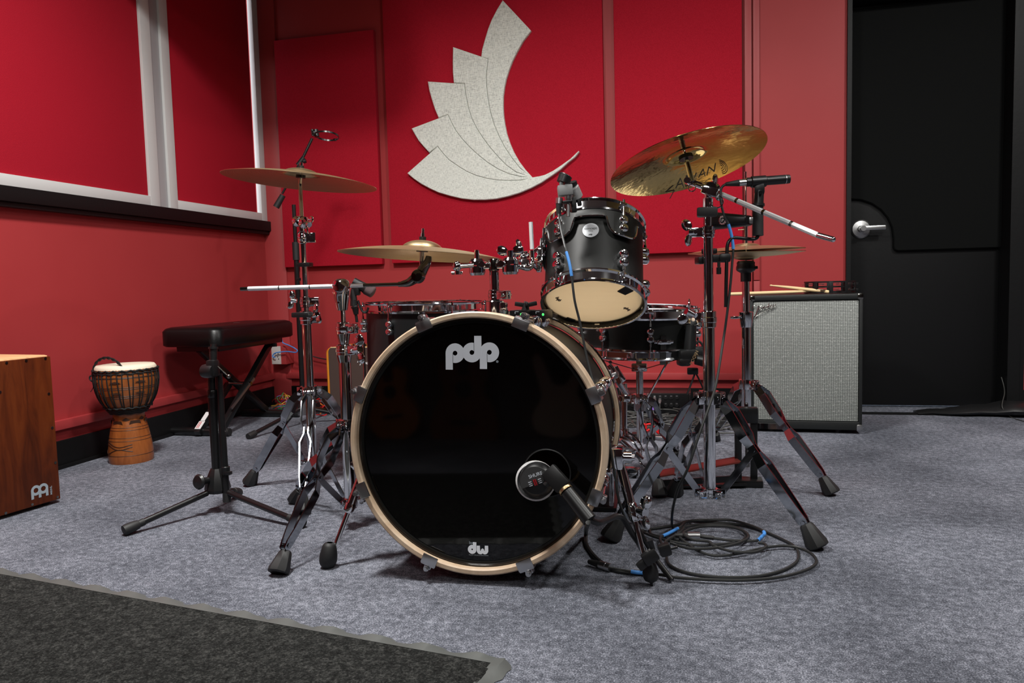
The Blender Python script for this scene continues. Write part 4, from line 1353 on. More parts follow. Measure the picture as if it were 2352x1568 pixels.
# lettering on the underside of the gold cymbal
cym = bpy.data.objects['crash_cymbal.001']
MI = MC_.inverted()
def under(px, py):
    d = ray(px, py)
    q = CO + d * ((cC + nC * .010 - CO).dot(nC) / d.dot(nC))
    p = MI @ q
    rr = math.hypot(p.x, p.y)
    t_ = (rr - .2045 * .25) / (.2045 * .75)
    p.z = .022 * (1 - max(0, t_) ** 1.7) - .0013 - .0006
    return p
L6 = {'S': [(1546, 423), (1527, 434), (1547, 430), (1535, 442)], 'A': [(1551, 427), (1563, 411), (1569, 424)], 'A2': [(1554, 422), (1567, 419)],
      'B': [(1573, 422), (1577, 406), (1586, 408), (1576, 413), (1588, 416), (1574, 422)], 'I': [(1595, 407), (1600, 399)],
      'C': [(1604, 406), (1616, 391), (1619, 402)], 'C2': [(1607, 402), (1618, 398)], 'N': [(1623, 400), (1629, 386), (1640, 392), (1644, 378)]}
lt = MB()
for k, pl in L6.items():
    P3 = [under(*p) for p in pl]
    for a_, b_ in zip(P3, P3[1:]):
        dd = (b_ - a_)
        for j in range(3):
            lt.bar(a_ + dd * j / 3, a_ + dd * (j + 1) / 3, .0026, .0006, dd.cross(V((0, 0, 1))))
for rr in (4, 7.5, 11, 14):
    pts = [under(1655 + rr * 1.05 * cos(rad(a_)), 382 + rr * .78 * sin(rad(a_))) for a_ in range(-100, 90, 18)]
    for a_, b_ in zip(pts, pts[1:]): lt.bar(a_, b_, .0014, .0005, (b_ - a_).cross(V((0, 0, 1))))
lo = link_mesh('lettering', lt, 'blackink', smooth=5)
lo.parent = cym
lo['label'] = 'black lettering'

# ------------------------------------------------------------------ hi-hat
CH = V((.166, 2.55, 0))
zH = lambda py: zat(CH.x, CH.y, py)
hh = Thing('hi_hat_stand', 'chrome hi-hat stand with black pedal frame in front of the grey-grilled cabinet', 'hi-hat stand', CH)
fH = [fl(1912, 1138), fl(1640, 1012)]
zt_, zl_ = zH(882), zH(975)
for f_ in fH: braced_leg(hh, CH, f_, zt_, zl_ + .0, knee=.47, fr=.0235)
hubs(hh, CH, [ang(CH, f_) for f_ in fH], zt_, r=.0195)
hh.part('lower_tube', MB().cyl((CH.x, CH.y, zH(935)), (CH.x, CH.y, zH(722)), .0152, seg=28), 'chrome')
hh.part('upper_tube', MB().cyl((CH.x, CH.y, zH(730)), (CH.x, CH.y, zH(634)), .0118, seg=24), 'chrome')
m = MB().lathe([(.014, 0), (.018, .002), (.0205, .018), (.0235, .042), (.0235, .05), (.012, .052)], (CH.x, CH.y, zH(752)), (0, 0, 1), 28)
hh.part('height_clamp', m, 'chrome')
hh.part('clamp_screw', MB().cyl((CH.x - .02, CH.y - .01, zH(728)), (CH.x - .05, CH.y - .02, zH(728)), .0042, seg=12).box((CH.x - .034, CH.y - .014, zH(728)), (.016, .018, .009), bev=.002), 'chrome')
hh.part('cymbal_seat', MB().lathe([(0, -.034), (.0165, -.034), (.0165, -.006), (.027, 0), (.030, .004), (.030, .012), (.0275, .02), (.0285, .026), (.024, .032), (0, .033)], (CH.x, CH.y, zH(622)), (0, 0, 1), 28).box((CH.x + .028, CH.y - .008, zH(615)), (.016, .014, .010), bev=.003), 'black')
hh.part('pull_rod', MB().cyl((CH.x, CH.y, zH(600)), (CH.x, CH.y, zH(394)), .0034, seg=10), 'chrome')
hh.part('clutch', MB().cyl((CH.x, CH.y, zH(560)), (CH.x, CH.y, zH(518)), .0066, seg=14).cyl((CH.x, CH.y, zH(521)), (CH.x, CH.y, zH(508)), .0088, seg=14).cyl((CH.x - .024, CH.y - .006, zH(527)), (CH.x, CH.y, zH(526)), .002, seg=8), 'chrome')
fx = MB()
for sg in (-1, 1):
    fx.box((CH.x + sg * .024 - .005, CH.y - .055, .118), (.022, .016, .2), bev=.004)
fx.box((CH.x - .005, CH.y - .055, zH(946)), (.075, .03, .052), bev=.008)
fx.box((CH.x - .005, CH.y - .06, .012), (.10, .06, .022), bev=.004)
hh.part('pedal_frame', fx, 'blackmetal')
hh.part('pull_chain', MB().cyl((CH.x - .001, CH.y - .058, .06), (CH.x - .001, CH.y - .058, .155), .0065, seg=8).cyl((CH.x, CH.y - .04, .15), (CH.x, CH.y, zH(930)), .003, seg=8), 'darkchrome')
pa, pb = V((CH.x - .03, CH.y - .07, .085)), dp(1508, 1082, 2.42)
pb.z = .045
hh.part('footboard', MB().bar(pa, pb, .078, .006, (0, 1, 0), bev=.002), 'redboard')
hh.part('base_plate', MB().bar(V((pa.x + .02, pa.y, .012)), V((pb.x, pb.y, .010)), .06, .006, (0, 1, 0)).bar(V((pa.x, pa.y - .02, .03)), V((pb.x + .02, pb.y - .02, .022)), .004, .02, (0, 1, 0)), 'blackmetal')
hn = img_normal(1711, 575, -1.6, .03, True)
ch_ = dp(1711, 577, 2.47)
ch_ = V((CH.x, CH.y, zH(577)))
cymbal('hi_hat_cymbal', 1711, 575, 2.47, .1800, -1.3, .026, 'upper of the two facing hi-hat cymbals at right, bell up', c=ch_ + V((0, 0, .0015)), bow=.014, bell=.017, group='hi-hat cymbals')
o2, _, _, _ = cymbal('hi_hat_cymbal', 1711, 575, 2.47, .1800, .6, .012, 'lower of the two facing hi-hat cymbals at right, bell down', c=ch_ - V((0, 0, .0035)), bow=.014, bell=.017, group='hi-hat cymbals', flip=True)

# ------------------------------------------------------------------ snare drum and stand
sd = 2.44
sn_c = dp(1467, 800, sd)
SR = .178
ztop = dp(1467, 707, sd).z
zbot = dp(1467, 800, sd).z
sn_n = V((.028, -.018, 1)).normalized()
MS = frame(sn_c, sn_n, M3 @ V((1, 0, 0)))
sn = Thing('snare_drum', 'wide shallow black snare drum with chrome hoops behind and right of the bass drum', 'drum', M=MS)
HS = ztop - zbot - .012
drum(sn, SR, HS, [], hoop_h=.032)
for k in range(8):
    a_ = rad(-90 - 9.3 - 40 * 0 + 45 * k + 10)
    lb = MB()
    lug(lb, SR, a_, HS / 2, .95)
    sn.part('lug', lb, 'chrome')
    d = V((cos(a_), sin(a_), 0))
    rd = MB().cyl(d * (SR + .012) + V((0, 0, -.012)), d * (SR + .012) + V((0, 0, HS * .5 - .026)), .0024, seg=8).cyl(d * (SR + .012) + V((0, 0, HS * .5 + .026)), d * (SR + .012) + V((0, 0, HS + .012)), .0024, seg=8)
    for z_, s_ in ((HS * .5 - .034, .010), (HS * .5 + .026, .010)): rd.cyl(d * (SR + .012) + V((0, 0, z_)), d * (SR + .012) + V((0, 0, z_ + s_)), .004, seg=8)
    for z_ in (-.012, HS + .010): rd.box(d * (SR + .008) + V((0, 0, z_)), (.016, .016, .006), rz=a_, bev=.002)
    sn.part('tension_rod', rd, 'chrome')
sn.part('top_head', MB().lathe([(0, HS + .002), (SR, HS + .002), (SR, HS - .002), (0, HS - .002)], seg=48), 'white')
sn.part('snare_head', MB().lathe([(0, .0), (SR, .0), (SR, .003), (0, .003)], seg=48), 'tanhead')
a_ = rad(-90 + 13.5)
d = V((cos(a_), sin(a_), 0))
sn.part('snare_butt', MB().box(d * (SR + .008) + V((0, 0, HS * .33)), (.014, .044, .014), rz=a_, bev=.003).box(d * (SR + .006) + V((0, 0, HS * .33)), (.010, .062, .010), rz=a_, bev=.003), 'chrome')
tlx = V((-d.y, d.x, 0))
for sg in (-1, 1): sn.part('screw', MB().cyl(d * (SR + .014) + tlx * sg * .013 + V((0, 0, HS * .33)), d * (SR + .018) + tlx * sg * .013 + V((0, 0, HS * .33)), .0035, seg=12), 'steel')
sn.part('snare_strap', MB().box(d * (SR + .0055) + V((0, 0, HS * .12)), (.004, .018, HS * .75), rz=a_), 'darkchrome')

ss_c = V((sn_c.x + .0, sn_c.y + .02, 0))
st = Thing('snare_stand', 'low chrome basket stand under the snare drum', 'snare stand', ss_c)
zS = lambda py: zat(ss_c.x, ss_c.y, py)
fS = [fl(1562, 1060), fl(1516, 1144), V((ss_c.x - .27, ss_c.y + .05, 0))]
zt_, zl_ = zS(915), zS(1010)
for f_ in fS: braced_leg(st, ss_c, f_, zt_, zl_, knee=.5, fr=.0225)
hubs(st, ss_c, [ang(ss_c, f_) for f_ in fS], zt_, r=.019)
st.part('tube', MB().cyl((ss_c.x, ss_c.y, zS(1015)), (ss_c.x, ss_c.y, zS(850)), .0115, seg=24), 'chrome')
st.part('hex_collar', MB().lathe([(.0, 0), (.017, 0), (.0195, .003), (.0195, .034), (.0175, .037), (0, .037)], (ss_c.x, ss_c.y, zS(943)), (0, 0, 1), 8), 'satin', smooth=20)
st.part('basket_hub', MB().box((ss_c.x, ss_c.y, zS(843)), (.05, .034, .026), bev=.005), 'chrome')
for k, a_ in enumerate((rad(-18), rad(190), rad(95))):
    u_ = V((cos(a_), sin(a_), 0))
    p0 = V((ss_c.x, ss_c.y, zS(846))) + u_ * .02
    rb_ = SR - .015
    pe = V((ss_c.x, ss_c.y, 0)) + u_ * rb_
    pe.z = sn_c.z - .022
    am = MB().bar(p0, p0.lerp(pe, .55) + V((0, 0, .0)), .018, .003, V((-u_.y, u_.x, 0))).bar(p0.lerp(pe, .5), pe, .014, .004, V((-u_.y, u_.x, 0)))
    am.cyl(p0.lerp(pe, .52) - V((-u_.y, u_.x, 0)) * .01, p0.lerp(pe, .52) + V((-u_.y, u_.x, 0)) * .01, .006, seg=12)
    b_ = st.part('basket_arm', am, 'chrome')
    st.part('lower_strut', MB().bar(p0.lerp(pe, .52), V((ss_c.x, ss_c.y, zS(912))) + u_ * .026, .014, .003, V((-u_.y, u_.x, 0))), 'chrome')
    st.part('rubber_grip', MB().box(pe + u_ * .004 + V((0, 0, .006)), (.03, .026, .026), rz=a_, bev=.006), 'rubber', parent=b_)

# ------------------------------------------------------------------ floor tom
fd = 2.72
ft_c = dp(972, 715, fd)
FTR, FTH = .205, .40
ftz = dp(972, 705, fd).z - FTH + .0
MFT = frame((ft_c.x, ft_c.y, ftz), V((.012, .0, 1)), M3 @ V((1, 0, 0)))
ftm = Thing('floor_tom', 'deep black floor tom with chrome hoop standing behind the bass drum on the left', 'drum', M=MFT)
lf = [rad(-90 - 26.5 + 58 * k) for k in range(6)]
lf[5] = rad(-90 - 84)
drum(ftm, FTR, FTH, lf, (.07, .062), shell='satinblack')
ftm.part('top_head', MB().lathe([(0, FTH + .002), (FTR, FTH + .002), (FTR, FTH - .004), (0, FTH - .004)], seg=48), 'tanhead')
ftm.part('bottom_head', MB().cyl((0, 0, -.002), (0, 0, .002), FTR - .002, seg=48), 'tanhead')
for k, a_ in enumerate((rad(180 + 12), rad(-55), rad(70))):
    d = V((cos(a_), sin(a_), 0))
    lg_ = ftm.part('leg', MB().cyl(d * (FTR + .012) + V((0, 0, FTH * .7)), d * (FTR + .012) + V((0, 0, -ftz + .04)), .0048, seg=12).tube([d * (FTR + .012) + V((0, 0, -ftz + .05)), d * (FTR + .014) + V((0, 0, -ftz + .03)), d * (FTR + .03) + V((0, 0, -ftz + .014))], .0048, 10, 3), 'chrome')
    ftm.part('leg_bracket', MB().box(d * (FTR + .008) + V((0, 0, FTH * .2)), (.02, .03, .06), rz=a_, bev=.005), 'chrome')
    ftm.part('rubber_tip', MB().sphere(d * (FTR + .032) + V((0, 0, -ftz + .0135)), .013, 14, 8), 'rubber', parent=lg_)

# floor tom microphone on a rim clip
fm = Thing('floor_tom_microphone', 'small dark microphone with reddish-grey mesh clipped above the rim of the floor tom', 'microphone', dp(835, 670, 2.6))
q = lambda px, py, d=2.55: dp(px, py, d)
fm.part('body', MB().cyl(q(812, 648), q(836, 660), .0165, .0165, 24).cyl(q(836, 660), q(843, 664), .0165, .020, 24), 'black')
fm.part('grille', MB().cyl(q(842, 663), q(856, 671), .0205, .0195, 24).sphere(q(856, 671), .0195, 20, 10, (1, 1, .35), axis=q(856, 671) - q(842, 663)), 'darkmesh')
fm.part('clip', MB().cyl(q(809, 664), q(813, 690), .011, .0115, 18).cyl(q(813, 690), q(813, 703), .0125, .0125, 18).cyl(q(814, 703), q(815, 706), .0125, seg=18).box(q(818, 668), (.028, .02, .03), bev=.006), 'black')
fm.part('mount', MB().cyl(q(816, 706), q(818, 722), .012, .008, 14).cyl(q(816, 712), q(820, 740), .005, .005, 12).tube([q(822, 690), q(828, 706), q(834, 716), q(842, 716), q(846, 706)], .004, 8, 4), 'blackmetal')

# ------------------------------------------------------------------ pencil microphone on the right stand
pm_d = 1.97
q = lambda px, py, d=pm_d: dp(px, py, d)
pm = Thing('pencil_microphone', 'slim black condenser microphone lying level in its clip below the tilted gold cymbal', 'microphone', q(1740, 415))
pm.part('body', MB().cyl(q(1714, 418.5), q(1806, 411.5), .0118, seg=28).cyl(q(1806, 411.5), q(1813, 411), .0118, .0112, 28), 'black')
pm.part('ring', MB().cyl(q(1803, 411.7), q(1804.5, 411.6), .01195, seg=28), 'steel')
pm.part('connector_ring', MB().cyl(q(1697, 420), q(1713, 418.6), .0088, seg=24), 'steel')
pm.part('plug_boot', MB().cyl(q(1698, 420), q(1667, 423), .0088, .0050, 20), 'rubber')
ma = Thing('microphone_mount', 'black clamp arm on the right cymbal stand rising to the pencil microphone clip', 'mic clamp', q(1650, 598))
ma.part('clip', MB().lathe([(.0125, -.02), (.0148, -.018), (.0148, .018), (.0125, .02)], q(1742, 417), q(1760, 415.6) - q(1742, 417), 24).box(q(1744, 434), (.026, .022, .03), bev=.007).cyl(q(1744, 438), q(1742, 470), .0118, .0128, 20), 'black')
ma.part('pivot_screw', MB().cyl(q(1747, 442, 1.965), q(1747, 442, 1.945), .005, seg=14), 'blackmetal')
ma.part('knuckle', MB().cyl(q(1741, 468), q(1741, 474), .0165, seg=20), 'black')
ma.part('handle', MB().cyl(q(1741, 472), q(1741, 541), .0132, .0138, 20), 'rubber')
ma.part('bent_rod', MB().tube([q(1741, 541), q(1737, 547), q(1725, 549), q(1700, 546.5), q(1686, 546), q(1676, 552), q(1671, 563), q(1669.5, 585), q(1668, 640), q(1667, 705)], .0046, 12, 5), 'blackmetal')
ma.part('stand_clamp', MB().bar(q(1611, 593, 2.0), q(1664, 594, 1.99), .020, .036, V((0, 0, 1)), bev=.005).box(q(1608, 598, 2.0), (.02, .04, .02), rz=.3, bev=.005).box(q(1665, 592, 1.98), (.030, .03, .024), bev=.008).box(q(1629, 577, 2.0), (.04, .034, .014), bev=.004), 'black')
ma.part('clamp_screw', MB().cyl(q(1651, 602, 1.97), q(1651, 613, 1.97), .0040, seg=12).lathe([(0, 0), (.0062, .001), (.0062, .018), (0, .019)], q(1651, 630, 1.97), (0, 0, 1), 12), 'black')
cab = [q(1667, 423), q(1658, 430), q(1655, 445), q(1657, 470), q(1664, 497), q(1673, 515), q(1681, 545), q(1684, 572), q(1682, 600), q(1678, 650), q(1670, 720), q(1660, 790), q(1645, 880, 1.90), q(1630, 930, 1.86), q(1605, 1000, 1.84), q(1580, 1075, 1.84),
       q(1558, 1120, 1.87), q(1546, 1165, 1.93), q(1543, 1195, 1.98), fl(1545, 1210, .006), fl(1552, 1216, .004)]
cable(cab, .0034, lab='long black cable falling from the pencil microphone to the coil on the carpet', tape=[(40, 57, 'blue')])

# cowbell
cbx = Thing('cowbell', 'black cowbell clamped to the right cymbal stand, round striped sticker on its side', 'cowbell', q(1660, 505, 2.04))
w0, w1 = q(1633, 507, 2.06), q(1722, 506, 1.98)
axc = (w1 - w0).normalized()
sc_v = V((0, 0, 1))
sd_v = axc.cross(sc_v).normalized()
secs = []
for t_, hw, hh_ in ((0, .032, .0235), (.28, .030, .0215), (.3, .030, .021), (.96, .022, .0135), (1, .018, .011)):
    c_ = w0.lerp(w1, t_)
    secs.append([c_ + sd_v * x * hw + sc_v * z * hh_ for x, z in rrect(2, 2, .55, 4)])
cbx.part('bell', MB().loft(secs), 'black', smooth=50)
cbx.part('mouth_edge', MB().tube([w0 - axc * .001 + sd_v * x * .0325 + sc_v * z * .024 for x, z in rrect(2, 2, .55, 4)] + [w0 + sd_v * .0325 + sc_v * .01], .0022, 6), 'black')
ps = w0.lerp(w1, .45)
nrm_ = (CO - ps)
nrm_ = (-sd_v if (-sd_v).dot(nrm_) > 0 else sd_v)
tp_ = .0275
for r_, m_, o_ in ((.0118, 'sticker', .0002), (.0115, 'redink', .0006), (.0088, 'sticker', .0010), (.0076, 'blackink', .0014)):
    pp = ps + nrm_ * (tp_ + .0010 + o_)
    if m_ == 'redink':
        rb = MB()
        for k in range(12): rb.lathe([(.0088, 0), (.0115, 0), (.0115, .0003), (.0088, .0003)], pp, nrm_, 3, a0=k * PI / 6, a1=k * PI / 6 + PI / 12, closed=True)
        cbx.part('sticker_stripes', rb, m_, smooth=5)
    else: cbx.part('sticker_disc', MB().cyl(pp, pp + nrm_ * .0003, r_, seg=28), m_)
pp = ps + nrm_ * (tp_ + .0029)
uh = axc if (M3.transposed() @ axc).x > 0 else -axc
cbx.part('sticker_letters', text_mb('LP', .009, pp - V((0, 0, .003)), uh, (0, 0, 1), .0002, bold=.0003, align='CENTER'), 'sticker')
cbx.part('mount_bolt', MB().cyl(w1 - axc * .004, w1 + axc * .022, .0035, seg=12).box(w1 + axc * .004, (.012, .016, .016), bev=.003), 'steel')

# dark clip-on device beside the snare
gd = 2.28
q = lambda px, py, d=gd: dp(px, py, d)
gm = Thing('clip_on_effects_device', 'black clamp-on device beside the snare drum with gold lettering and a brass nut on top', 'mic clamp', q(1600, 820))
gm.part('barrel', MB().cyl(q(1588, 744), q(1584, 806), .0155, .0185, 24), 'satinblack')
gm.part('brass_nut', MB().lathe([(.004, 0), (.0098, 0), (.0098, .010), (.0088, .012), (.0055, .012), (.0055, .004)], q(1588, 741), (0, 0, 1), 24), MAT['bronze'])
gm.part('washer', MB().cyl(q(1588, 742.5), q(1588, 741), .0185, .0145, 24), 'steel')
gm.part('body', MB().box(q(1590, 815), (.085, .05, .036), rz=.25, bev=.01).box(q(1570, 830), (.035, .05, .025), rz=.25, bev=.008).cyl(q(1598, 826, 2.24), q(1624, 832, 2.24), .014, .016, 20).box(q(1612, 806), (.05, .03, .028), rz=.1, bev=.008), 'satinblack')
gm.part('loop', MB().tube([q(1597, 790), q(1604, 784), q(1611, 788), q(1616, 800), q(1618, 812)], .0035, 8, 4), 'rubber')
gm.part('tail', MB().box(q(1591, 852), (.032, .02, .02), rz=.1, bev=.004).tube([q(1596, 858), q(1586, 885), q(1578, 905)], .0028, 6, 2).tube([q(1599, 858), q(1610, 880), q(1620, 905)], .0028, 6, 2), 'satinblack')
ug = (q(1601, 812) - q(1589, 838)).normalized()
tg = text_mb('ROCKN', .0125, q(1590, 838, 2.235), ug, ug.cross(V((0, 1, 0))) * 1.0, .0005, bold=.0002)
gm.part('gold_lettering', tg.ring(q(1599, 817, 2.235), (0, 1, 0), .0055, .0008, 20, 6), MAT['bronze'], smooth=5)

# small effects boxes with green lights behind the bass drum
rv = Thing('receiver_unit', 'pair of small black electronics boxes with green lights lying on top of the bass drum', 'receiver', dp(1220, 730, 1.9))
RD = 1.90
q = lambda px, py, d=RD: dp(px, py, d)
k = RD / F
for (xa, xb) in ((1178, 1223), (1226, 1262)):
    b_ = rv.part('box', MB().box(q((xa + xb) / 2, 721.5), ((xb - xa) * k, .05, 20 * k), rz=-YAW * .9, bev=.002), 'black')
    lx = (1198 if xa < 1200 else 1248)
    rv.part('led', MB().sphere(q(lx, 722, RD - .027), .0040, 12, 8), 'led', parent=b_)
    rv.part('marking', MB().box(q(xa + 9, 715.5, RD - .0265), (.009, .001, .0012), rz=-YAW).box(q(xa + 5, 718, RD - .0265), (.0012, .001, .005), rz=-YAW), 'white', parent=b_)
kn = MB().lathe([(0, .010), (.007, .010), (.009, 0), (.011, -.012), (0, -.012)], q(1208, 705, 1.91), (.2, 0, 1), 16)
for k_ in range(4): kn.bar(q(1208, 701, 1.91), q(1208, 701, 1.91) + V((cos(k_ * PI / 2 + .3), sin(k_ * PI / 2 + .3), .18)) * .028, .011, .006, (0, 0, 1), bev=.0025)
rv.part('star_knob', kn, 'black')

# ------------------------------------------------------------------ kick pedal
kp_c = V((-.275, 2.16, 0))
kp = Thing('kick_pedal', 'chrome and black kick pedal with a clear round disc behind the bass drum', 'drum pedal', kp_c)
kp.part('base_plate', MB().box(kp_c + V((.0, .13, .008)), (.10, .30, .010), rz=.05, bev=.003), 'blackmetal')
for sg in (-1, 1): kp.part('post', MB().box(kp_c + V((sg * .042, .0, .11)), (.014, .022, .2), bev=.004), 'chrome')
kp.part('axle', MB().cyl(kp_c + V((-.06, 0, .205)), kp_c + V((.07, 0, .205)), .0075, seg=16).cyl(kp_c + V((.03, 0, .205)), kp_c + V((.046, 0, .205)), .02, seg=24), 'chrome')
kp.part('beater_rod', MB().cyl(kp_c + V((0, 0, .205)), kp_c + V((0, .02, .33)), .0035, seg=10), 'chrome')
kp.part('beater', MB().cyl(kp_c + V((0, -.0, .335)), kp_c + V((0, .04, .335)), .022, seg=24), 'rubber')
kp.part('footboard', MB().bar(kp_c + V((0, .03, .12)), kp_c + V((0, .29, .03)), .075, .006, (1, 0, 0), bev=.002), 'satin')
kp.part('spring', MB().cyl(kp_c + V((.062, 0, .06)), kp_c + V((.062, 0, .19)), .008, seg=12), 'chrome')
q = lambda px, py, d=2.12: dp(px, py, d)
kp.part('hoop_clamp', MB().box(q(1440, 1042, 2.1), (.042, .034, .034), M=Matrix.Rotation(.9, 3, 'Z') @ Matrix.Rotation(.35, 3, 'X'), bev=.006).box(q(1450, 1085, 2.1), (.05, .03, .03), rz=-.2, bev=.008).cyl(q(1425, 1010, 2.1), q(1475, 1055, 2.1), .007, seg=12).tube([q(1432, 1000), q(1452, 1012), q(1466, 1035), q(1470, 1060), q(1484, 1075)], .003, 8, 4).tube([q(1440, 992), q(1462, 1006), q(1474, 1030), q(1472, 1046)], .003, 8, 4), 'chrome')
kp.part('weight_disc', MB().lathe([(0, 0), (.022, 0), (.0235, .002), (.0235, .012), (.022, .014), (0, .014)], q(1437, 1043, 2.04), (.45, -1, -.35), 32).ring(q(1433, 1030, 2.04), (.2, -1, 0), .024, .0012, 30, 6), 'bluegrey')
kp.part('upright_rod', MB().cyl(q(1434, 905, 2.2), q(1434, 985, 2.2), .0088, seg=18).cyl(q(1434, 985, 2.2), q(1436, 1000, 2.2), .013, seg=18).cyl(q(1431, 880, 2.2), q(1432, 910, 2.2), .012, seg=18), 'chrome')
kp.part('side_bracket', MB().tube([q(1398, 838, 2.15), q(1412, 858, 2.15), q(1424, 882, 2.16), q(1438, 905, 2.18)], .009, 10, 4).box(q(1420, 860, 2.15), (.022, .02, .05), M=Matrix.Rotation(-.55, 3, 'Y'), bev=.004).box(q(1428, 915, 2.18), (.05, .02, .018), bev=.004), 'chrome')

# ------------------------------------------------------------------ folded black boom stand, near left
CT = V((-1.40, 1.985, 0))
zT = lambda py: zat(CT.x, CT.y, py)
ts = Thing('microphone_stand', 'low black tripod microphone stand with its boom folded down, left of the chrome stands', 'microphone stand', CT, 'black tripod stands')
zc_ = zT(1112)
m = MB().lathe([(0, -.022), (.034, -.022), (.038, -.012), (.036, .0), (.030, .022), (.020, .045), (.017, .05), (0, .05)], (CT.x, CT.y, zc_), (0, 0, 1), 10)
ts.part('leg_casting', m, 'black', smooth=25)
ts.part('locking_knob', MB().cyl((CT.x - .012, CT.y - .03, zc_ + .02), (CT.x - .018, CT.y - .06, zc_ + .022), .010, seg=14).lathe([(0, 0), (.021, .001), (.023, .006), (.018, .012), (0, .014)], (CT.x - .018, CT.y - .055, zc_ + .022), (-.2, -1, .15), 20), 'black')
for f_ in (fl(290, 1216, .016), fl(692, 1200, .016), V((-1.43, 2.13, .016))):
    f_ = V(f_)
    d = (f_ - V((CT.x, CT.y, zc_ - .012))).normalized()
    s0 = V((CT.x, CT.y, zc_ - .012)) + d * .035
    lo = ts.part('leg', MB().cyl(s0, f_ - d * .02, .0088, seg=16), 'blackmetal')
    ts.part('rubber_foot', MB().lathe([(0, 0), (.0145, .001), (.0155, .008), (.0145, .03), (.012, .042), (.009, .044)], f_ + d * .008, -d, 20).cyl(f_ - d * .05, f_ - d * .03, .0105, seg=14), 'rubber', parent=lo)
ts.part('tube', MB().cyl((CT.x, CT.y, zc_ + .03), (CT.x, CT.y, zT(905)), .0138, seg=24).cyl((CT.x, CT.y, zT(905)), (CT.x, CT.y, zT(835)), .0115, seg=20).lathe([(.0138, 0), (.0148, .002), (.0148, .02), (.0138, .022)], (CT.x, CT.y, zT(912)), (0, 0, 1), 24), 'blackmetal')
q = lambda px, py, d=2.24: dp(px, py, d)
ts.part('clutch', MB().lathe([(0, -.02), (.019, -.019), (.0205, -.012), (.0205, .012), (.019, .019), (0, .02)], q(480, 852), (1, -.1, 0), 24).box(q(489, 845), (.03, .03, .05), bev=.008).cyl(q(490, 800), q(490, 830), .0115, .010, 18).cyl(q(490, 796), q(490, 801), .0135, seg=18).cyl(q(490, 790), q(490, 796), .008, seg=14), 'black')
ts.part('tee_handle', MB().cyl(q(497, 838), q(523, 862), .0022, seg=8).sphere(q(525, 864), .0065, 12, 8), 'darkchrome')
ts.part('folded_boom', MB().cyl(q(503, 858, 2.27), q(521, 1146, 2.27), .0098, seg=18).lathe([(.0098, 0), (.0125, .002), (.0125, .024), (.0098, .026)], q(519, 1090, 2.27), (0, 0, 1), 20).box(q(524, 1086, 2.26), (.02, .015, .010), bev=.002), 'blackmetal')
ts.part('boom_weight', MB().cyl(q(521, 1132, 2.27), q(521.5, 1152, 2.27), .0122, seg=18), 'rubber')

# ------------------------------------------------------------------ tall black stand with shock ring
CL = V((-1.875, 3.36, 0))
CL.x = aY(697, 940, CL.y).x
zL = lambda py: zat(CL.x, CL.y, py)
tl_ = Thing('microphone_stand', 'tall black microphone stand behind the far left cymbal stand, empty ring on its boom', 'microphone stand', CL, 'black tripod stands')
tl_.part('tube', MB().cyl((CL.x, CL.y, zL(925)), (CL.x, CL.y, zL(590)), .0125, seg=20).cyl((CL.x, CL.y, zL(590)), (CL.x, CL.y, zL(470)), .0095, seg=18), 'blackmetal')
tl_.part('height_grip', MB().cyl((CL.x, CL.y, zL(597)), (CL.x, CL.y, zL(556)), .0165, seg=18), 'rubber')
tl_.part('leg_casting', MB().lathe([(.0, -.03), (.028, -.03), (.030, 0), (.022, .05), (.019, .09), (0, .09)], (CL.x, CL.y, zL(938)), (0, 0, 1), 14), 'satin')
for f_ in (fl(573, 1001, .014), fl(812, 958, .014), V((CL.x - .02, CL.y + .33, .014))):
    f_ = V(f_)
    s0 = V((CL.x, CL.y, zL(935)))
    d = (f_ - s0).normalized()
    lo = tl_.part('leg', MB().cyl(s0 + d * .02, f_ - d * .01, .0095, seg=14), 'blackmetal')
    tl_.part('rubber_foot', MB().lathe([(0, 0), (.014, .001), (.015, .006), (.0145, .045), (.010, .05)], f_ + d * .01, -d, 18), 'rubber', parent=lo)
dl = 3.66
q = lambda px, py, d=dl: dp(px, py, d)
tl_.part('boom', MB().cyl(q(648, 445), q(690, 372), .0055, seg=12).cyl(q(690, 374), q(717, 318), .0068, seg=14), 'blackmetal')
tl_.part('boom_joint', MB().cyl(q(684, 380), q(698, 362), .012, seg=14).cyl(q(697, 371), q(703, 369), .010, seg=12), 'black')
tl_.part('counterweight', MB().cyl(q(634, 476), q(650, 448), .0155, .0135, 20), 'rubber')
tl_.part('ring_mount', MB().sphere(q(722, 305), .014, 14, 8).cyl(q(717, 297), q(719, 312), .006, seg=10).cyl(q(725, 298), q(728, 314), .012, seg=12), 'black')
rn = img_normal(751, 312, 4, .36, True)
tl_.part('shock_ring', MB().lathe([(.0545, -.004), (.0565, -.004), (.0565, .004), (.0545, .004)], q(751, 312), rn, 48, True).box(q(769, 321), (.014, .010, .012), bev=.003), 'blackmetal')
# cable drooping behind the tall stand to the small amplifier
pts = [q(687, 826, 3.6), q(705, 838, 3.75), q(728, 848, 3.85), q(760, 856, 3.9), q(790, 858, 3.92)]

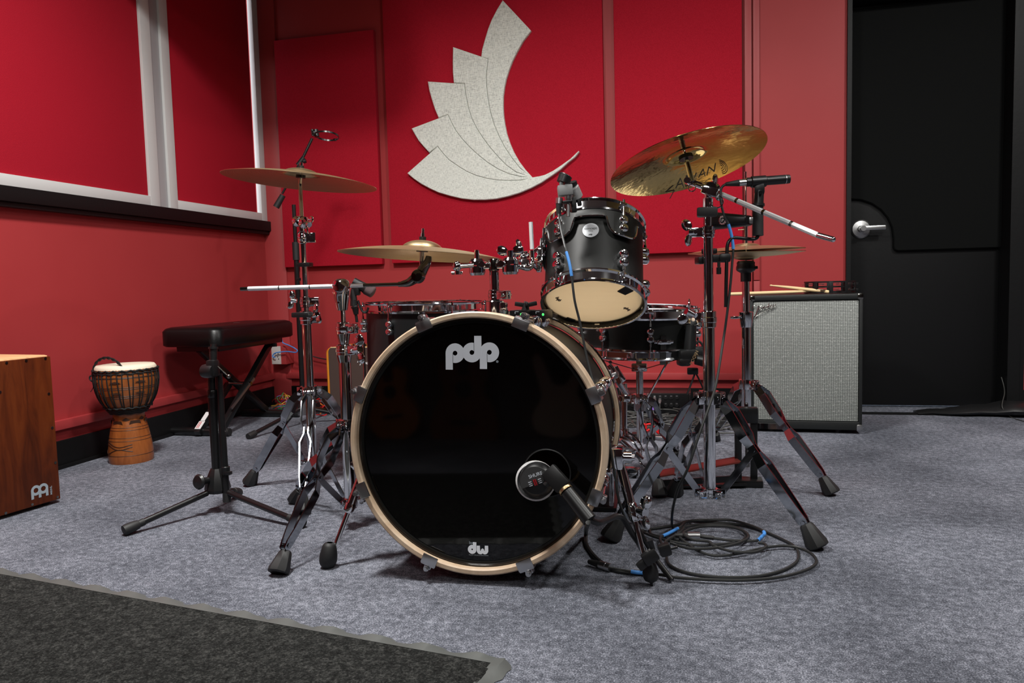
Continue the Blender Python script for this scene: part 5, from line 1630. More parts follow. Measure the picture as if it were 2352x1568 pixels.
# ------------------------------------------------------------------ padded bench
bn = Thing('keyboard_bench', 'black vinyl padded bench on folding crossed legs against the left red wall', 'bench', (-2.16, 3.27, 0))
bx0, bx1, by0, by1 = -2.325, -2.02, 2.925, 3.60
outl = rrect(bx1 - bx0, by1 - by0, .05, 6)
secs = []
zb0, zb1 = zat(-2.15, 2.93, 797), zat(-2.2, 2.95, 751)
for t_, gr in ((0, -.008), (.08, 0), (.78, 0), (.92, -.010), (.985, -.026), (1.0, -.05)):
    secs.append([V(((bx0 + bx1) / 2 + x * (1 + gr / .15), (by0 + by1) / 2 + y * (1 + gr / .33), zb0 + (zb1 - zb0) * t_)) for x, y in outl])
bn.part('seat_pad', MB().loft(secs), 'vinyl', smooth=50)
bn.part('seat_frame', MB().box(((bx0 + bx1) / 2, (by0 + by1) / 2, zb0 - .013), (.22, .54, .026), bev=.003).cyl((bx1 - .06, by1 - .12, zb0 - .028), (bx1 - .06, by1 - .12, zb0 - .045), .014, seg=14), 'blackmetal')
pA0, pA1 = V((-2.11, 3.05, .035)), V((-2.11, 3.50, zb0 - .02))
pB0, pB1 = V((-2.19, 3.55, .035)), V((-2.19, 3.03, zb0 - .02))
for a_, b_ in ((pA0, pA1), (pB0, pB1)):
    bn.part('crossed_leg', MB().bar(a_, b_, .03, .028, (1, 0, 0), bev=.004), 'blackmetal')
bn.part('pivot_bolt', MB().cyl((-2.085, 3.265, .215), (-2.205, 3.265, .215), .009, seg=14), 'darkchrome')
bn.part('rest_bar', MB().bar((-2.09, 3.10, .12), (-2.09, 3.30, .235), .006, .012, (1, 0, 0)), 'steel')
for y_, xa, xb in ((3.045, -2.372, -2.072), (3.55, -2.33, -2.0)):
    f_ = bn.part('foot_tube', MB().cyl((xa, y_, .0195), (xb, y_, .0195), .0185, seg=20).cyl((xa + .12, y_, .0195), (xb - .10, y_, .0195), .0192, seg=20), 'blackmetal')
    bn.part('end_cap', MB().cyl((xb - .012, y_, .0195), (xb + .004, y_, .0195), .0195, .018, 20), 'rubber', parent=f_)
# paper label on the near leg
lp0, lp1 = aX(453, 985, -2.215), aX(478, 946, -2.215)
d_ = (lp1 - lp0)
u_ = d_.normalized()
sdv = V((1, 0, 0))
n_ = u_.cross(sdv)
n_ = -n_ if n_.y > 0 else n_
st_ = bn.part('paper_label', MB().bar(lp0, lp0 + d_ * .46, .030, .0012, sdv).bar(lp0 + d_ * .48, lp1, .022, .0012, sdv), 'sticker', label='white and red paper label')
rb = MB()
for j in (-1, 1): rb.bar(lp0 + d_ * .06 + sdv * (j * .004 - .004) + n_ * .001, lp0 + d_ * .42 + sdv * (j * .004 - .004) + n_ * .001, .003, .0006, sdv)
bn.part('red_bars', rb, 'redink', parent=st_)
bn.part('label_leg', MB().bar(lp0 - d_ * .12 - n_ * .016, lp1 + d_ * 1.9 - n_ * .016, .03, .026, sdv, bev=.003), 'blackmetal')
bn.part('brand_tag', MB().box((-2.17, 3.30, zb1 + .0002), (.03, .012, .0012), rz=.3), 'satin')

# ------------------------------------------------------------------ djembe
DJ = V((-2.185, 2.555, 0))
zD = lambda py: zat(DJ.x, DJ.y - .07, py)
kD = 3.03 / F
dj = Thing('djembe', 'small carved wooden hand drum laced with black rope beside the wooden box drum', 'hand drum', DJ)
prof_px = [(1062, 46), (1058, 47.5), (1040, 47), (1018, 44.5), (990, 39.5), (975, 36), (966, 33.5), (958, 33), (952, 36), (944, 42), (930, 52), (915, 59), (895, 64.5), (875, 66.5), (858, 66), (848, 63.5)]
pr_ = [(w_ * kD, max(0.0, zD(py))) for py, w_ in prof_px]
pr_[0] = (pr_[0][0], 0)
zt_d = pr_[-1][1]
dj.part('body', MB().lathe([(0, 0)] + pr_ + [(0, zt_d)], (DJ.x, DJ.y, 0), (0, 0, 1), 64), 'djembe', smooth=50)
dj.part('head_skin', MB().lathe([(64.5 * kD, zt_d - .014), (63.5 * kD, zt_d + .004), (60 * kD, zt_d + .012), (30 * kD, zt_d + .0145), (0, zt_d + .015)], (DJ.x, DJ.y, 0), (0, 0, 1), 56), 'skin', smooth=60)
def prad(z):
    for (r0, z0), (r1, z1) in zip(pr_, pr_[1:]):
        if z0 <= z <= z1: return r0 + (r1 - r0) * (z - z0) / max(1e-6, z1 - z0)
    return pr_[-1][0]
gv = MB()
for py in (1047, 1014, 1007, 990, 984): gv.ring((DJ.x, DJ.y, zD(py)), (0, 0, 1), prad(zD(py)) + .0002, .0009, 56, 6)
def dpt(a_, z, o=.001): return V((DJ.x + (prad(z) + o) * cos(a_), DJ.y + (prad(z) + o) * sin(a_), z))
for off, sgn in ((0, 1), (.010, 1), (-.014, -1)):
    pts = [dpt(rad(-150 + 5 * i), zD(1028) + off + sgn * .014 * sin(i * .32) * (1 - i / 30)) for i in range(22)]
    dj.part('carved_wave', MB().tube(pts, .0012, 6), 'djembedark')
for py in (893, 889, 868, 866, 913, 909): gv.ring((DJ.x, DJ.y, zD(py)), (0, 0, 1), prad(zD(py)) + .0002, .0011, 56, 6)
dj.part('carved_lines', gv, 'djembedark')
dm = MB()
for k in range(6):
    a_ = rad(-90 + 30 + 60 * k)
    zc2_ = zD(966)
    u2 = V((-sin(a_), cos(a_), 0))
    c2_ = dpt(a_, zc2_, .0004)
    dm.prism([(-.014, 0), (0, .008), (.014, 0), (0, -.008)], c2_, u2, (0, 0, 1), V((cos(a_), sin(a_), 0)) * .0012)
    a2 = a_ + rad(30)
    c2_ = dpt(a2, zc2_ - .010, .0004)
    dm.prism([(-.022, -.006), (-.017, .006), (.017, .006), (.022, -.006)], c2_, V((-sin(a2), cos(a2), 0)), (0, 0, 1), V((cos(a2), sin(a2), 0)) * .0012)
for k in range(8):
    a_ = rad(-90 + 20 + 45 * k)
    for py in (877, 902):
        c2_ = dpt(a_, zD(py), .0006)
        dm.prism([(-.022, 0), (0, .005), (.022, 0), (0, -.005)], c2_, V((-sin(a_), cos(a_), 0)), (0, 0, 1), V((cos(a_), sin(a_), 0)) * .0012)
dj.part('carved_diamonds', dm, 'djembedark')
rp = MB()
def wavy_ring(z, r, n, amp, tr):
    pts = [V((DJ.x + (r + amp * abs(sin(n * i * PI / 96))) * cos(2 * PI * i / 96), DJ.y + (r + amp * abs(sin(n * i * PI / 96))) * sin(2 * PI * i / 96), z + amp * .6 * sin(n * 2 * PI * i / 96))) for i in range(97)]
    return MB().tube(pts, tr, 7)
rt1, rt2 = zt_d - .006, zD(938)
rp.merge(wavy_ring(rt1, 65.5 * kD, 24, .004, .0034)).merge(wavy_ring(rt1 - .010, 65.5 * kD, 20, .003, .003)).merge(wavy_ring(rt2, prad(rt2) + .003, 20, .004, .0034))
for z_ in (rt2 - .010, rt2 - .017, zD(954) + .004): rp.merge(wavy_ring(z_, prad(z_) + .002, 10, .002, .0034))
dj.part('rope_rings', rp, 'rope')
lc = MB()
nl = 38
for k in range(nl):
    a_ = 2 * PI * k / nl
    a2 = a_ + (.06 if k % 2 else -.03)
    lc.tube([dpt(a_ + (a2 - a_) * i / 7, rt1 + (rt2 - rt1) * i / 7, .0024) for i in range(8)], .0023, 6)
dj.part('rope_lacing', lc, 'rope')
hp_ = [dp(278, 862, 2.93), dp(281, 848, 2.92), dp(270, 832, 2.94), dp(252, 823, 2.96), dp(236, 823, 2.98), dp(222, 832, 2.99), dp(215, 848, 2.99), dp(213, 862, 2.99)]
hpp = catmull([V(p) for p in hp_], 6)
hm = MB()
for ph in (0, PI):
    hm.tube([p + V((.0035 * cos(i * .9 + ph), 0, .0035 * sin(i * .9 + ph))) for i, p in enumerate(hpp)], .0032, 6)
hm.tube([dp(217, 866, 2.99), dp(208, 863, 2.99), dp(206, 870, 2.99), dp(212, 876, 2.99), dp(220, 878, 2.99)], .003, 6, 4)
hm.tube([dp(216, 876, 2.98), dp(214, 890, 2.98), dp(208, 900, 2.98)], .0014, 5, 3)
dj.part('braided_handle', hm, 'rope')

# ------------------------------------------------------------------ cajon
ca = fl(140, 1153)
cb_ = fl(0, 1195)
cu1 = (V((cb_.x, cb_.y, 0)) - V((ca.x, ca.y, 0))).normalized()      # along the face, towards the camera
cn = V((-cu1.y, cu1.x, 0))
if cn.x < 0: cn = -cn                                                # the face looks this way
CW, CD, CHT = .30, .29, .478
cf0 = V((ca.x, ca.y, 0))
cc_ = cf0 + cu1 * CW / 2 - cn * CD / 2
cj = Thing('cajon', 'reddish brown wooden box drum at the left edge, silver emblem low on its face', 'box drum', cc_)
Ac = Matrix((cu1, -cn, V((0, 0, 1)))).transposed()
cj.part('body', MB().box(cc_ + V((0, 0, .012 + (CHT - .012) / 2)) - cn * .003, (CW - .004, CD - .006, CHT - .014), M=Ac, bev=.008), 'plywood')
cj.part('front_plate', MB().box(cf0 + cu1 * CW / 2 - cn * .004 + V((0, 0, .012 + (CHT - .018) / 2)), (CW, .008, CHT - .018), M=Ac, bev=.003), 'cajonwood')
cj.part('back_plate', MB().box(cf0 + cu1 * CW / 2 - cn * (CD - .003) + V((0, 0, .012 + (CHT - .018) / 2)), (CW, .006, CHT - .018), M=Ac, bev=.002), 'cajonwood')
for a_ in (.03, CW - .03):
    for b2 in (.03, CD - .03): cj.part('rubber_foot', MB().cyl(cf0 + cu1 * a_ - cn * b2, cf0 + cu1 * a_ - cn * b2 + V((0, 0, .013)), .011, seg=14), 'rubber')
def onface(px, py):
    d = ray(px, py)
    qd = CO + d * ((cf0 + cn * .0 - CO).dot(cn) / d.dot(cn))
    return qd
for px_, py_ in ((15, 833), (60, 828), (104, 823), (112, 904), (120, 982), (127, 1062), (132, 1141), (74, 1158), (13, 1178), (0, 900)):
    p = onface(px_, py_)
    cj.part('screw', MB().cyl(p - cn * .001, p + cn * .0012, .0042, seg=12).cyl(p + cn * .001, p + cn * .0016, .0022, seg=6), 'darkchrome')
ux_ = -cu1
pw_ = onface(72, 1148)
k40 = (onface(110, 1131) - onface(72, 1142)).length / 38
def em_pt(x, y): return onface(40 + x / 17.42, 1080 + y / 17.42)
def em2(x, y):
    p = em_pt(x, y) - pw_
    return (p.dot(ux_), p.z)
def flatp(mb, pts, o=.0004): return mb.prism([em2(*p) for p in pts], pw_ + cn * o, ux_, (0, 0, 1), cn * .0004)
e_ = MB()
def ell(cx, cy, rx, ry, n=22, a0=0, a1=360, sk=0): return [(cx + rx * cos(rad(a0 + (a1 - a0) * i / n)), cy + ry * sin(rad(a0 + (a1 - a0) * i / n)) + sk * rx * cos(rad(a0 + (a1 - a0) * i / n))) for i in range(n + 1)]
for (cx, cy, xl, xr_, yb, ybr) in ((735, 800, 535, 920, 1180, 0), (1030, 720, 830, 1225, 0, 1010)):
    for (a0, a1) in ((0, 180), (180, 360)):
        o_ = ell(cx, cy, 196, 205, 20, a0, a1, -.22)
        i_ = ell(cx, cy, 96, 100, 20, a0, a1, -.22)
        flatp(e_, o_ + i_[::-1], .0004 + (.0001 if cx > 900 else 0))
flatp(e_, [(535, 800), (640, 780), (662, 1145), (558, 1183)], .0006)
flatp(e_, [(838, 800), (938, 780), (958, 1060), (852, 1095)], .0007)
flatp(e_, [(1120, 740), (1222, 640), (1240, 985), (1140, 1012)], .0006)
cj.part('emblem', e_, 'grey', smooth=5)
pe_ = em_pt(1392, 955)
uyv = (em_pt(1350, 445) - pe_).normalized()
cj.part('emblem_letters', text_mb('MEINL', .0095, pe_ + cn * .0004, V((0, 0, 1)), cu1, .0004, bold=.0002, spacing=1.08), 'grey', smooth=5)

# ------------------------------------------------------------------ large grey-grilled cabinet with sticks and tambourine
c0, c1 = V((.2355, 3.383, 0)), V((.6795, 3.366, 0))
cx_u = (c1 - c0).normalized()
cy_u = V((-cx_u.y, cx_u.x, 0))
cw = (c1 - c0).length
ztc = aY(1850, 676, 3.375).z
cab_c = (c0 + c1) / 2 + cy_u * .15
Mcab = Matrix(((cx_u.x, cy_u.x, 0, cab_c.x), (cx_u.y, cy_u.y, 0, cab_c.y), (0, 0, 1, 0), (0, 0, 0, 1)))
cbn = Thing('speaker_cabinet', 'black speaker cabinet with silver sparkle grille cloth beside the black door', 'speaker cabinet', M=Mcab)
zb_c = .016
fr_ = MB()
th_ = .014
D_ = .30
fr_.box((0, 0, ztc - .012), (cw, D_, .024), bev=.006).box((0, 0, zb_c + .018), (cw, D_, .036), bev=.005)
for sg in (-1, 1): fr_.box((sg * (cw / 2 - .007), 0, (ztc + zb_c) / 2), (.014, D_, ztc - zb_c - .01), bev=.004)
fr_.box((0, D_ / 2 - .01, (ztc + zb_c) / 2), (cw - .01, .016, ztc - zb_c - .02))
cbn.part('enclosure', fr_, 'tolex')
cbn.part('grille_cloth', MB().box((0, -D_ / 2 + .012, (ztc + zb_c) / 2 + .004), (cw - .030, .012, ztc - zb_c - .064), bev=.003), 'grille')
cm_ = MB()
for sx_ in (-1, 1):
    for sz in (0, 1):
        z_ = zb_c + .0125 if not sz else ztc - .0125
        cbn.part('metal_corner', MB().box((sx_ * (cw / 2 - .010), -D_ / 2 + .011, z_), (.024, .026, .027), bev=.007), 'steel' if not sz else 'darkchrome')
for sx_ in (-.3, .3):
    for sy_ in (-.38, .38): cbn.part('rubber_foot', MB().cyl((sx_ * cw * 1.0, sy_ * D_, 0), (sx_ * cw * 1.0, sy_ * D_, zb_c + .002), .014, seg=16), 'rubber')
cbn.part('side_handle', MB().box((cw / 2 + .002, 0, .36), (.006, .12, .03), bev=.003), 'rubber')
# raised script logo
yl = -D_ / 2 - .002
def cabp(px, py):
    d = ray(px, py)
    nn = -cy_u
    p0_ = Mcab @ V((0, yl, 0))
    qd = CO + d * ((p0_ - CO).dot(nn) / d.dot(nn))
    r_ = Mcab.inverted() @ qd
    return V((r_.x, yl, r_.z))
def stroke(mb, pts, r=.0016, sm=4, f=cabp): return mb.tube([f(*p) for p in pts], r, 6, sm)
S0 = lambda L__: [(1650 + x / 3.733, 600 + y / 3.733) for x, y in L__]
lg = MB()
for pl, r_ in (([(290, 408), (300, 385), (322, 378), (348, 386), (370, 380)], .0017), ([(345, 386), (336, 420), (322, 460), (300, 488)], .0026), ([(322, 428), (345, 418)], .0015), ([(300, 488), (330, 468), (400, 430), (497, 384)], .0012),
               ([(352, 412), (366, 402), (368, 392), (356, 396), (350, 412), (358, 422), (374, 412)], .0014), ([(380, 412), (386, 388), (384, 404), (398, 384), (396, 408), (404, 404)], .0014),
               ([(428, 378), (412, 386), (410, 402), (420, 402), (432, 370), (430, 398), (438, 396)], .0014), ([(430, 376), (436, 356)], .0013), ([(444, 390), (458, 382), (458, 372), (446, 378), (444, 392), (454, 396), (466, 386)], .0014), ([(470, 392), (474, 370), (476, 378), (492, 368), (486, 380)], .0013)):
    stroke(lg, S0(pl), r_)
cbn.part('script_logo', lg, 'darkchrome')
zc_top = ztc
ds = 'wooden drumsticks on the speaker cabinet'
def drumstick(tip, butt, lab):
    tip, butt = V(tip), V(butt)
    Ls = (butt - tip).length
    return single('drumstick', MB().lathe([(0, 0), (.0026, .0012), (.0040, .005), (.0036, .010), (.0030, .013), (.0045, .035), (.0062, .075), (.0071, .12), (.0071, Ls - .006), (.0055, Ls - .001), (0, Ls)], tip, butt - tip, 24), 'stick', lab, 'drumstick', ds, loc=tip)
zs_ = zc_top + .0072
drumstick(aY(1866, 668.5, 3.45) * 1.0, V((aY(1675, 671, 3.45).x, 3.45, zs_)), 'pale drumstick lying level along the cabinet top, its end jutting out at left')
o_ = bpy.data.objects['drumstick']
a2_ = aY(1905, 668, 3.40)
t2_ = aY(1768, 655, 3.52)
drumstick(V((t2_.x, t2_.y, t2_.z)), V((a2_.x, a2_.y, zc_top + .0075)), 'pale drumstick slanting across the other one on the cabinet, round tip raised')
tbm = dp(1912, 652, 3.30)
tbc = V((aY(1908, 655, 3.48).x, 3.50, zc_top))
tb_ = Thing('tambourine', 'black half-moon tambourine with double rows of jingles behind the drumsticks', 'tambourine', tbc)
RT = .098
zt0, zt1 = zc_top + .003, zc_top + .052
for z_, n_ in ((zt0, 'frame_ring'), (zt1 - .006, 'frame_ring')):
    tb_.part(n_, MB().lathe([(RT - .006, z_ - zc_top), (RT + .006, z_ - zc_top), (RT + .006, z_ - zc_top + .006), (RT - .006, z_ - zc_top + .006)], tbc, (0, 0, 1), 48, True), 'black')
tb_.part('middle_ring', MB().lathe([(RT - .004, .026), (RT + .003, .026), (RT + .003, .031), (RT - .004, .031)], tbc, (0, 0, 1), 48, True), 'black')
for k in range(10):
    a_ = 2 * PI * k / 10 + .2
    tb_.part('post', MB().box(tbc + V((RT * cos(a_), RT * sin(a_), .027)), (.012, .016, .05), rz=a_, bev=.002), 'black')
    a2 = a_ + PI / 10
    for z_ in (.015, .040):
        p = tbc + V(((RT + .002) * cos(a2), (RT + .002) * sin(a2), z_))
        j_ = MB()
        for dz in (-.0016, .0016): j_.lathe([(0, .0006), (.005, .0004), (.0115, -.0012 if dz < 0 else .0012), (.0125, -.0004 if dz < 0 else .0004), (.0115, 0), (0, 0)], p + V((0, 0, dz)), (0, 0, 1), 16)
        tb_.part('jingle', j_, 'steel')

# ------------------------------------------------------------------ small orange-sided amplifier, back left
ya = 3.62
xa0 = aY(751, 870, ya).x
za1 = aY(790, 797, ya).z
xa1 = xa0 + .46
am = Thing('guitar_amplifier', 'small brown-grilled amplifier with curved orange wooden sides near the back wall', 'amplifier', ((xa0 + xa1) / 2, ya + .1, 0))
ow = rrect(xa1 - xa0, za1 - .018, .035, 6)
cz_ = (za1 + .018) / 2
am.part('cabinet', MB().prism([(x, y) for x, y in ow], ((xa0 + xa1) / 2, ya + .02, cz_), (1, 0, 0), (0, 0, 1), (0, .20, 0)), 'orangewood')
ob_ = MB()
secs = []
o1, i1 = rrect(xa1 - xa0, za1 - .018, .035, 6), rrect(xa1 - xa0 - .028, za1 - .018 - .004, .024, 6)
am.part('wooden_edge', MB().prism(o1, ((xa0 + xa1) / 2, ya + .021, cz_), (1, 0, 0), (0, 0, 1), (0, -.024, 0), .006, None), 'orangewood')
am.part('top_piping', MB().cyl((xa0 + .03, ya - .003, za1 - .001), (xa1 - .03, ya - .003, za1 - .001), .0028, seg=8), 'stick')
am.part('grille_cloth', MB().prism(i1, ((xa0 + xa1) / 2 + .002, ya + .004, cz_ + .001), (1, 0, 0), (0, 0, 1), (0, -.010, 0), .003), 'brown')
for k in range(8): am.part('control_knob', MB().cyl((xa0 + .085 + k * .0225 + .05, ya + .05, za1 - .002), (xa0 + .085 + k * .0225 + .05, ya + .05, za1 + .012), .006, seg=14), 'black')
for x_ in (xa0 + .05, xa1 - .05): am.part('foot', MB().cyl((x_, ya + .06, 0), (x_, ya + .06, .02), .013, seg=14), 'rubber')
fm_ = lambda px, py: aY(px, py, ya - .0075)
lg = MB()
S1 = lambda L__: [(640 + x / 5.227, 620 + y / 5.227) for x, y in L__]
for pl, r_ in (([(948, 1110), (955, 1092), (975, 1082), (998, 1088), (1008, 1080)], .0022), ([(996, 1086), (990, 1108), (982, 1130), (975, 1142)], .0026), ([(975, 1108), (1006, 1102)], .0016),
               ([(1010, 1122), (1022, 1114), (1018, 1106), (1010, 1112), (1010, 1126), (1024, 1126)], .0016), ([(1032, 1128), (1034, 1108), (1036, 1112), (1048, 1108), (1046, 1128)], .0016),
               ([(1072, 1108), (1058, 1112), (1058, 1128), (1068, 1124), (1078, 1084), (1074, 1128)], .0016), ([(1086, 1122), (1098, 1114), (1094, 1106), (1086, 1112), (1088, 1126), (1100, 1124)], .0016), ([(1108, 1128), (1110, 1108), (1112, 1114), (1124, 1108)], .0016)):
    stroke(lg, S1(pl), r_, 4, fm_)
am.part('script_logo', lg, 'sticker')

# ------------------------------------------------------------------ wall outlet with blue cable
oy = aX(637, 815, LW + .02)
ou = Thing('wall_outlet', 'ivory outlet plate on a red box low on the wall in the corner', 'outlet', (LW, 3.86, .27))
xo0, xo1 = aY(624, 815, 3.88).x, aY(645, 815, 3.88).x
zo0, zo1 = aY(634, 837, 3.88).z, aY(634, 794, 3.88).z
xo2 = aY(660, 815, 3.9).x
ou.part('surface_box', MB().box(((xo0 + xo2) / 2, 3.927, (zo0 + zo1) / 2), (xo2 - xo0, .088, zo1 - zo0), bev=.004), 'wallgap')
ou.part('face_plate', MB().box(((xo0 + xo1) / 2, 3.881, (zo0 + zo1) / 2), (xo1 - xo0, .005, zo1 - zo0 - .004), bev=.002), 'outlet')
for px_, py_ in ((632, 812), (639, 812), (638, 819), (640, 824)):
    p = aY(px_, py_, 3.878)
    ou.part('socket_slot', MB().box(p, (.005, .002, .005)), 'blackink')
q = lambda px, py, Y=3.86: aY(px, py, Y)
bc = [q(632, 821), q(626, 818), q(631, 811), q(642, 808.5), q(660, 807), q(678, 809), q(683, 805), q(676, 799), q(664, 793), q(650, 787), q(648, 780)]
single('network_cable', MB().tube(bc, .0032, 8, 6), 'blue', 'light blue network cable looping out of the ivory wall outlet', 'cable', loc=bc[0])
kc_ = [aY(683, 805, 3.9), aY(705, 812, 3.93), aY(725, 820, 3.94), aY(750, 825, 3.94), aY(775, 826, 3.92)]
single('power_cable', MB().tube(kc_, .0032, 8, 6), 'cable', 'thin black cable running along the back wall from the corner to the small amplifier', 'cable', loc=kc_[0])

# bundle of coloured patch leads in the corner
pb_ = Thing('patch_lead_bundle', 'tangled bundle of thin coloured patch leads on the floor in the back left corner', 'cable bundle', fl(645, 945))
cc0 = aY(640, 915, 3.70)
for k in range(26):
    m_ = ['green', 'redplastic', 'blue', 'yellow', 'orange', 'purple'][k % 6]
    a0_ = R.uniform(-.6, .6)
    p0 = cc0 + V((R.uniform(-.055, .03), R.uniform(-.03, .03), R.uniform(-.06, .00)))
    pts = [p0]
    for i in range(5):
        pts.append(p0 + V((.022 * (i + 1) * cos(a0_) + R.uniform(-.014, .014), R.uniform(-.03, .03), .040 * sin((i + 1) * .62 + a0_) * R.uniform(.5, 1.0) - .012 * i)))
    for p in pts: p.z = max(p.z, .012)
    pb_.part('patch_lead', MB().tube(pts, .0017, 6, 5), m_)
    if k % 3 == 0: pb_.part('gold_plug', MB().cyl(pts[-1], pts[-1] + V((.012, -.01, -.004)), .0026, seg=8), MAT['bronze'])
bg2 = MB()
secs = []
gb0 = fl(618, 950)
for i in range(11):
    t_ = i / 10
    cx_ = -2.17 + t_ * .27
    hgt = .050 + .030 * sin(i * 1.3) * .4 + .015
    secs.append([V((cx_, 3.74 + .075 * cos(2 * PI * k / 12) * (1 - .25 * abs(t_ - .5)), max(.001, hgt * .5 * (1 + sin(2 * PI * k / 12)) * (1 - abs(2 * t_ - 1) ** 6 * .6)))) for k in range(12)])
bg2.loft(secs)
single('gear_bag', bg2, 'black', 'small slumped black bag under the coloured patch leads', 'bag', loc=(-2.03, 3.74, 0), smooth=60)
rb_ = Thing('cable_heap', 'small heap of red and black leads on the floor beside the small amplifier', 'cable bundle', fl(735, 930))
hc = aY(735, 905, 3.62)
for k in range(9):
    p0 = hc + V((R.uniform(-.03, .02), R.uniform(-.03, .03), R.uniform(-.06, .05)))
    pts = [p0 + V((R.uniform(-.035, .035), R.uniform(-.03, .03), -.02 * i + R.uniform(-.015, .015))) for i in range(5)]
    for p in pts: p.z = max(p.z, .008)
    rb_.part('lead', MB().tube(pts, .0028, 6, 5), 'redplastic' if k % 4 == 0 else ('orange' if k == 5 else 'cable'))

# ------------------------------------------------------------------ stage box
yb_ = 3.68
xs0, xs1 = aY(1425, 930, yb_).x, aY(1587, 930, yb_).x
zsb = aY(1587, 904, yb_).z
sbx = Thing('stage_box', 'wide black stage box with rows of sockets on the floor by the back wall', 'stage box', ((xs0 + xs1) / 2, yb_ + .1, 0))
sbx.part('case', MB().box(((xs0 + xs1) / 2, yb_ + .085, zsb / 2 + .003), (xs1 - xs0, .17, zsb - .002), bev=.003), 'blackmetal')
sbx.part('side_handle', MB().box((xs1 - .004, yb_ - .006, zsb * .5), (.010, .016, zsb * .96), bev=.003), 'blackmetal')
for row in range(2):
    for k in range(11):
        px_, py_ = 1427 + k * 12.75, 912 + row * 17.5
        p = aY(px_, py_, yb_ - .001)
        s_ = sbx.part('socket', MB().cyl(p + V((0, .001, 0)), p + V((0, -.003, 0)), .0105, seg=18), 'black')
        sbx.part('latch', MB().box(p + V((0, -.0035, .006)), (.009, .001, .005)), 'steel', parent=s_)
XP = 'cable plugs in the stage box'
for k, (px_, py_, sl_m) in enumerate(((1465, 914, None), (1478, 914, None), (1491, 914, 'purple'), (1503.5, 914, 'purple'), (1516, 917, None), (1528, 955, None), (1541, 955, None))):
    p = aY(px_, py_, yb_ - .004)
    ct_ = Thing('plugged_cable', 'dark cable plugged into the stage box' if not sl_m else 'cable with purple sleeve plugged into the stage box', 'cable', p, XP)
    ct_.part('plug', MB().cyl(p + V((0, .0, 0)), p + V((.001, -.035, -.004)), .0082, .0088, 18).cyl(p + V((.001, -.035, -.004)), p + V((.001, -.05, -.014)), .008, .005, 16), 'satin')
    e_ = p + V((.001, -.05, -.016))
    s1_ = e_ + V((-.002 - .004 * (k == 3), -.008, -.032))
    pts = [e_, s1_, s1_ + V((R.uniform(-.02, .01), -.02, -.03)), V((p.x + R.uniform(-.08, .02), p.y - .14, .02)), V((p.x + R.uniform(-.12, .05), p.y - .22, .006))]
    for pp_ in pts: pp_.z = max(pp_.z, .006)
    ct_.part('cord', MB().tube(pts, .0030, 6, 6), 'greycable')
    if sl_m: ct_.part('sleeve', MB().tube([e_ + V((0, .0, 0)), s1_], .0045, 8, 3), sl_m)
# loose cables heaped in front of it
hp1 = MB()
for k in range(46):
    cx_, cy_ = R.uniform(-.36, .12), R.uniform(3.27, 3.60)
    a_ = R.uniform(0, PI)
    rx, ry = R.uniform(.06, .17), R.uniform(.03, .09)
    z0 = R.uniform(.004, .05)
    n_ = R.randint(5, 9)
    pts = [V((cx_ + rx * cos(a_ + i * .75) , cy_ + ry * sin(a_ + i * .75), max(.004, z0 + R.uniform(-.012, .012)))) for i in range(n_)]
    hp1.tube(pts, .0032, 6, 5)
single('cable_tangle', hp1, 'greycable', 'dense tangle of dark grey cables on the floor in front of the stage box', 'cables', loc=(-.1, 3.42, 0), kind='stuff')
rd_ = Thing('red_spring_clip', 'bright red coiled plastic clip lying among the dark cables behind the bass drum', 'clip', fl(1485, 1005))
q = lambda px, py, d=2.95: dp(px, py, d)
rdm = MB()
for L__ in ([(1468, 978), (1480, 974), (1484, 982), (1476, 992), (1472, 990), (1488, 996)], [(1484, 975), (1496, 974), (1502, 984), (1500, 1000), (1505, 998)], [(1470, 988), (1482, 990), (1492, 986)], [(1508, 990), (1514, 996), (1511, 984)]):
    rdm.tube([q(*p) for p in L__], .0042, 8, 4)
rd_.part('coil', rdm, 'redplastic')
rd_.part('black_body', MB().box(q(1478, 1002), (.09, .05, .03), rz=.1, bev=.008), 'black')
fb = MB().tube([fl(1452, 997, .012), fl(1500, 1003, .012), fl(1555, 1008, .012)], .007, 10, 3)
single('aluminium_bar', fb, 'satin', 'slim grey metal bar lying on the carpet behind the bass drum', 'bar', loc=fl(1500, 1003))

# ------------------------------------------------------------------ the coil of cable on the carpet at right
CP = lambda L__, z=.0045: [fl(1300 + x / 3.92, 1100 + y / 3.92, z) for x, y in L__]
G = 'microphone cables coiled on the carpet'
def xlr(p, d, lab_parent, neck='cable'):
    d = V(d).normalized()
    a = MB().cyl(p, p + d * .030, .0092, seg=20).cyl(p + d * .012, p + d * .014, .0098, seg=20)
    b = MB().cyl(p + d * .030, p + d * .062, .0088, .0052, 18)
    lab_parent.part('connector', a, 'satin', label='metal connector')
    lab_parent.part('plug_boot', b, 'rubber')
pA = [(905, 700), (930, 770), (1050, 830), (1250, 870), (1500, 885), (1750, 870), (1950, 820), (2070, 750), (2095, 680), (2050, 600), (1900, 520), (1700, 440), (1500, 402), (1300, 385), (1100, 378), (1000, 410), (850, 435), (690, 460), (640, 480)]
pB = [(400, 800), (480, 815), (620, 837), (700, 845), (860, 862), (1000, 885), (1300, 905), (1600, 910), (1900, 885), (2130, 830), (2250, 760), (2220, 680), (2100, 620), (1950, 600), (1750, 625), (1550, 670), (1350, 690), (1200, 650), (1080, 570), (1010, 500), (1040, 440), (1200, 410), (1400, 410), (1550, 440), (1620, 500), (1590, 550), (1450, 580), (1200, 595), (1000, 572), (800, 520), (690, 475)]
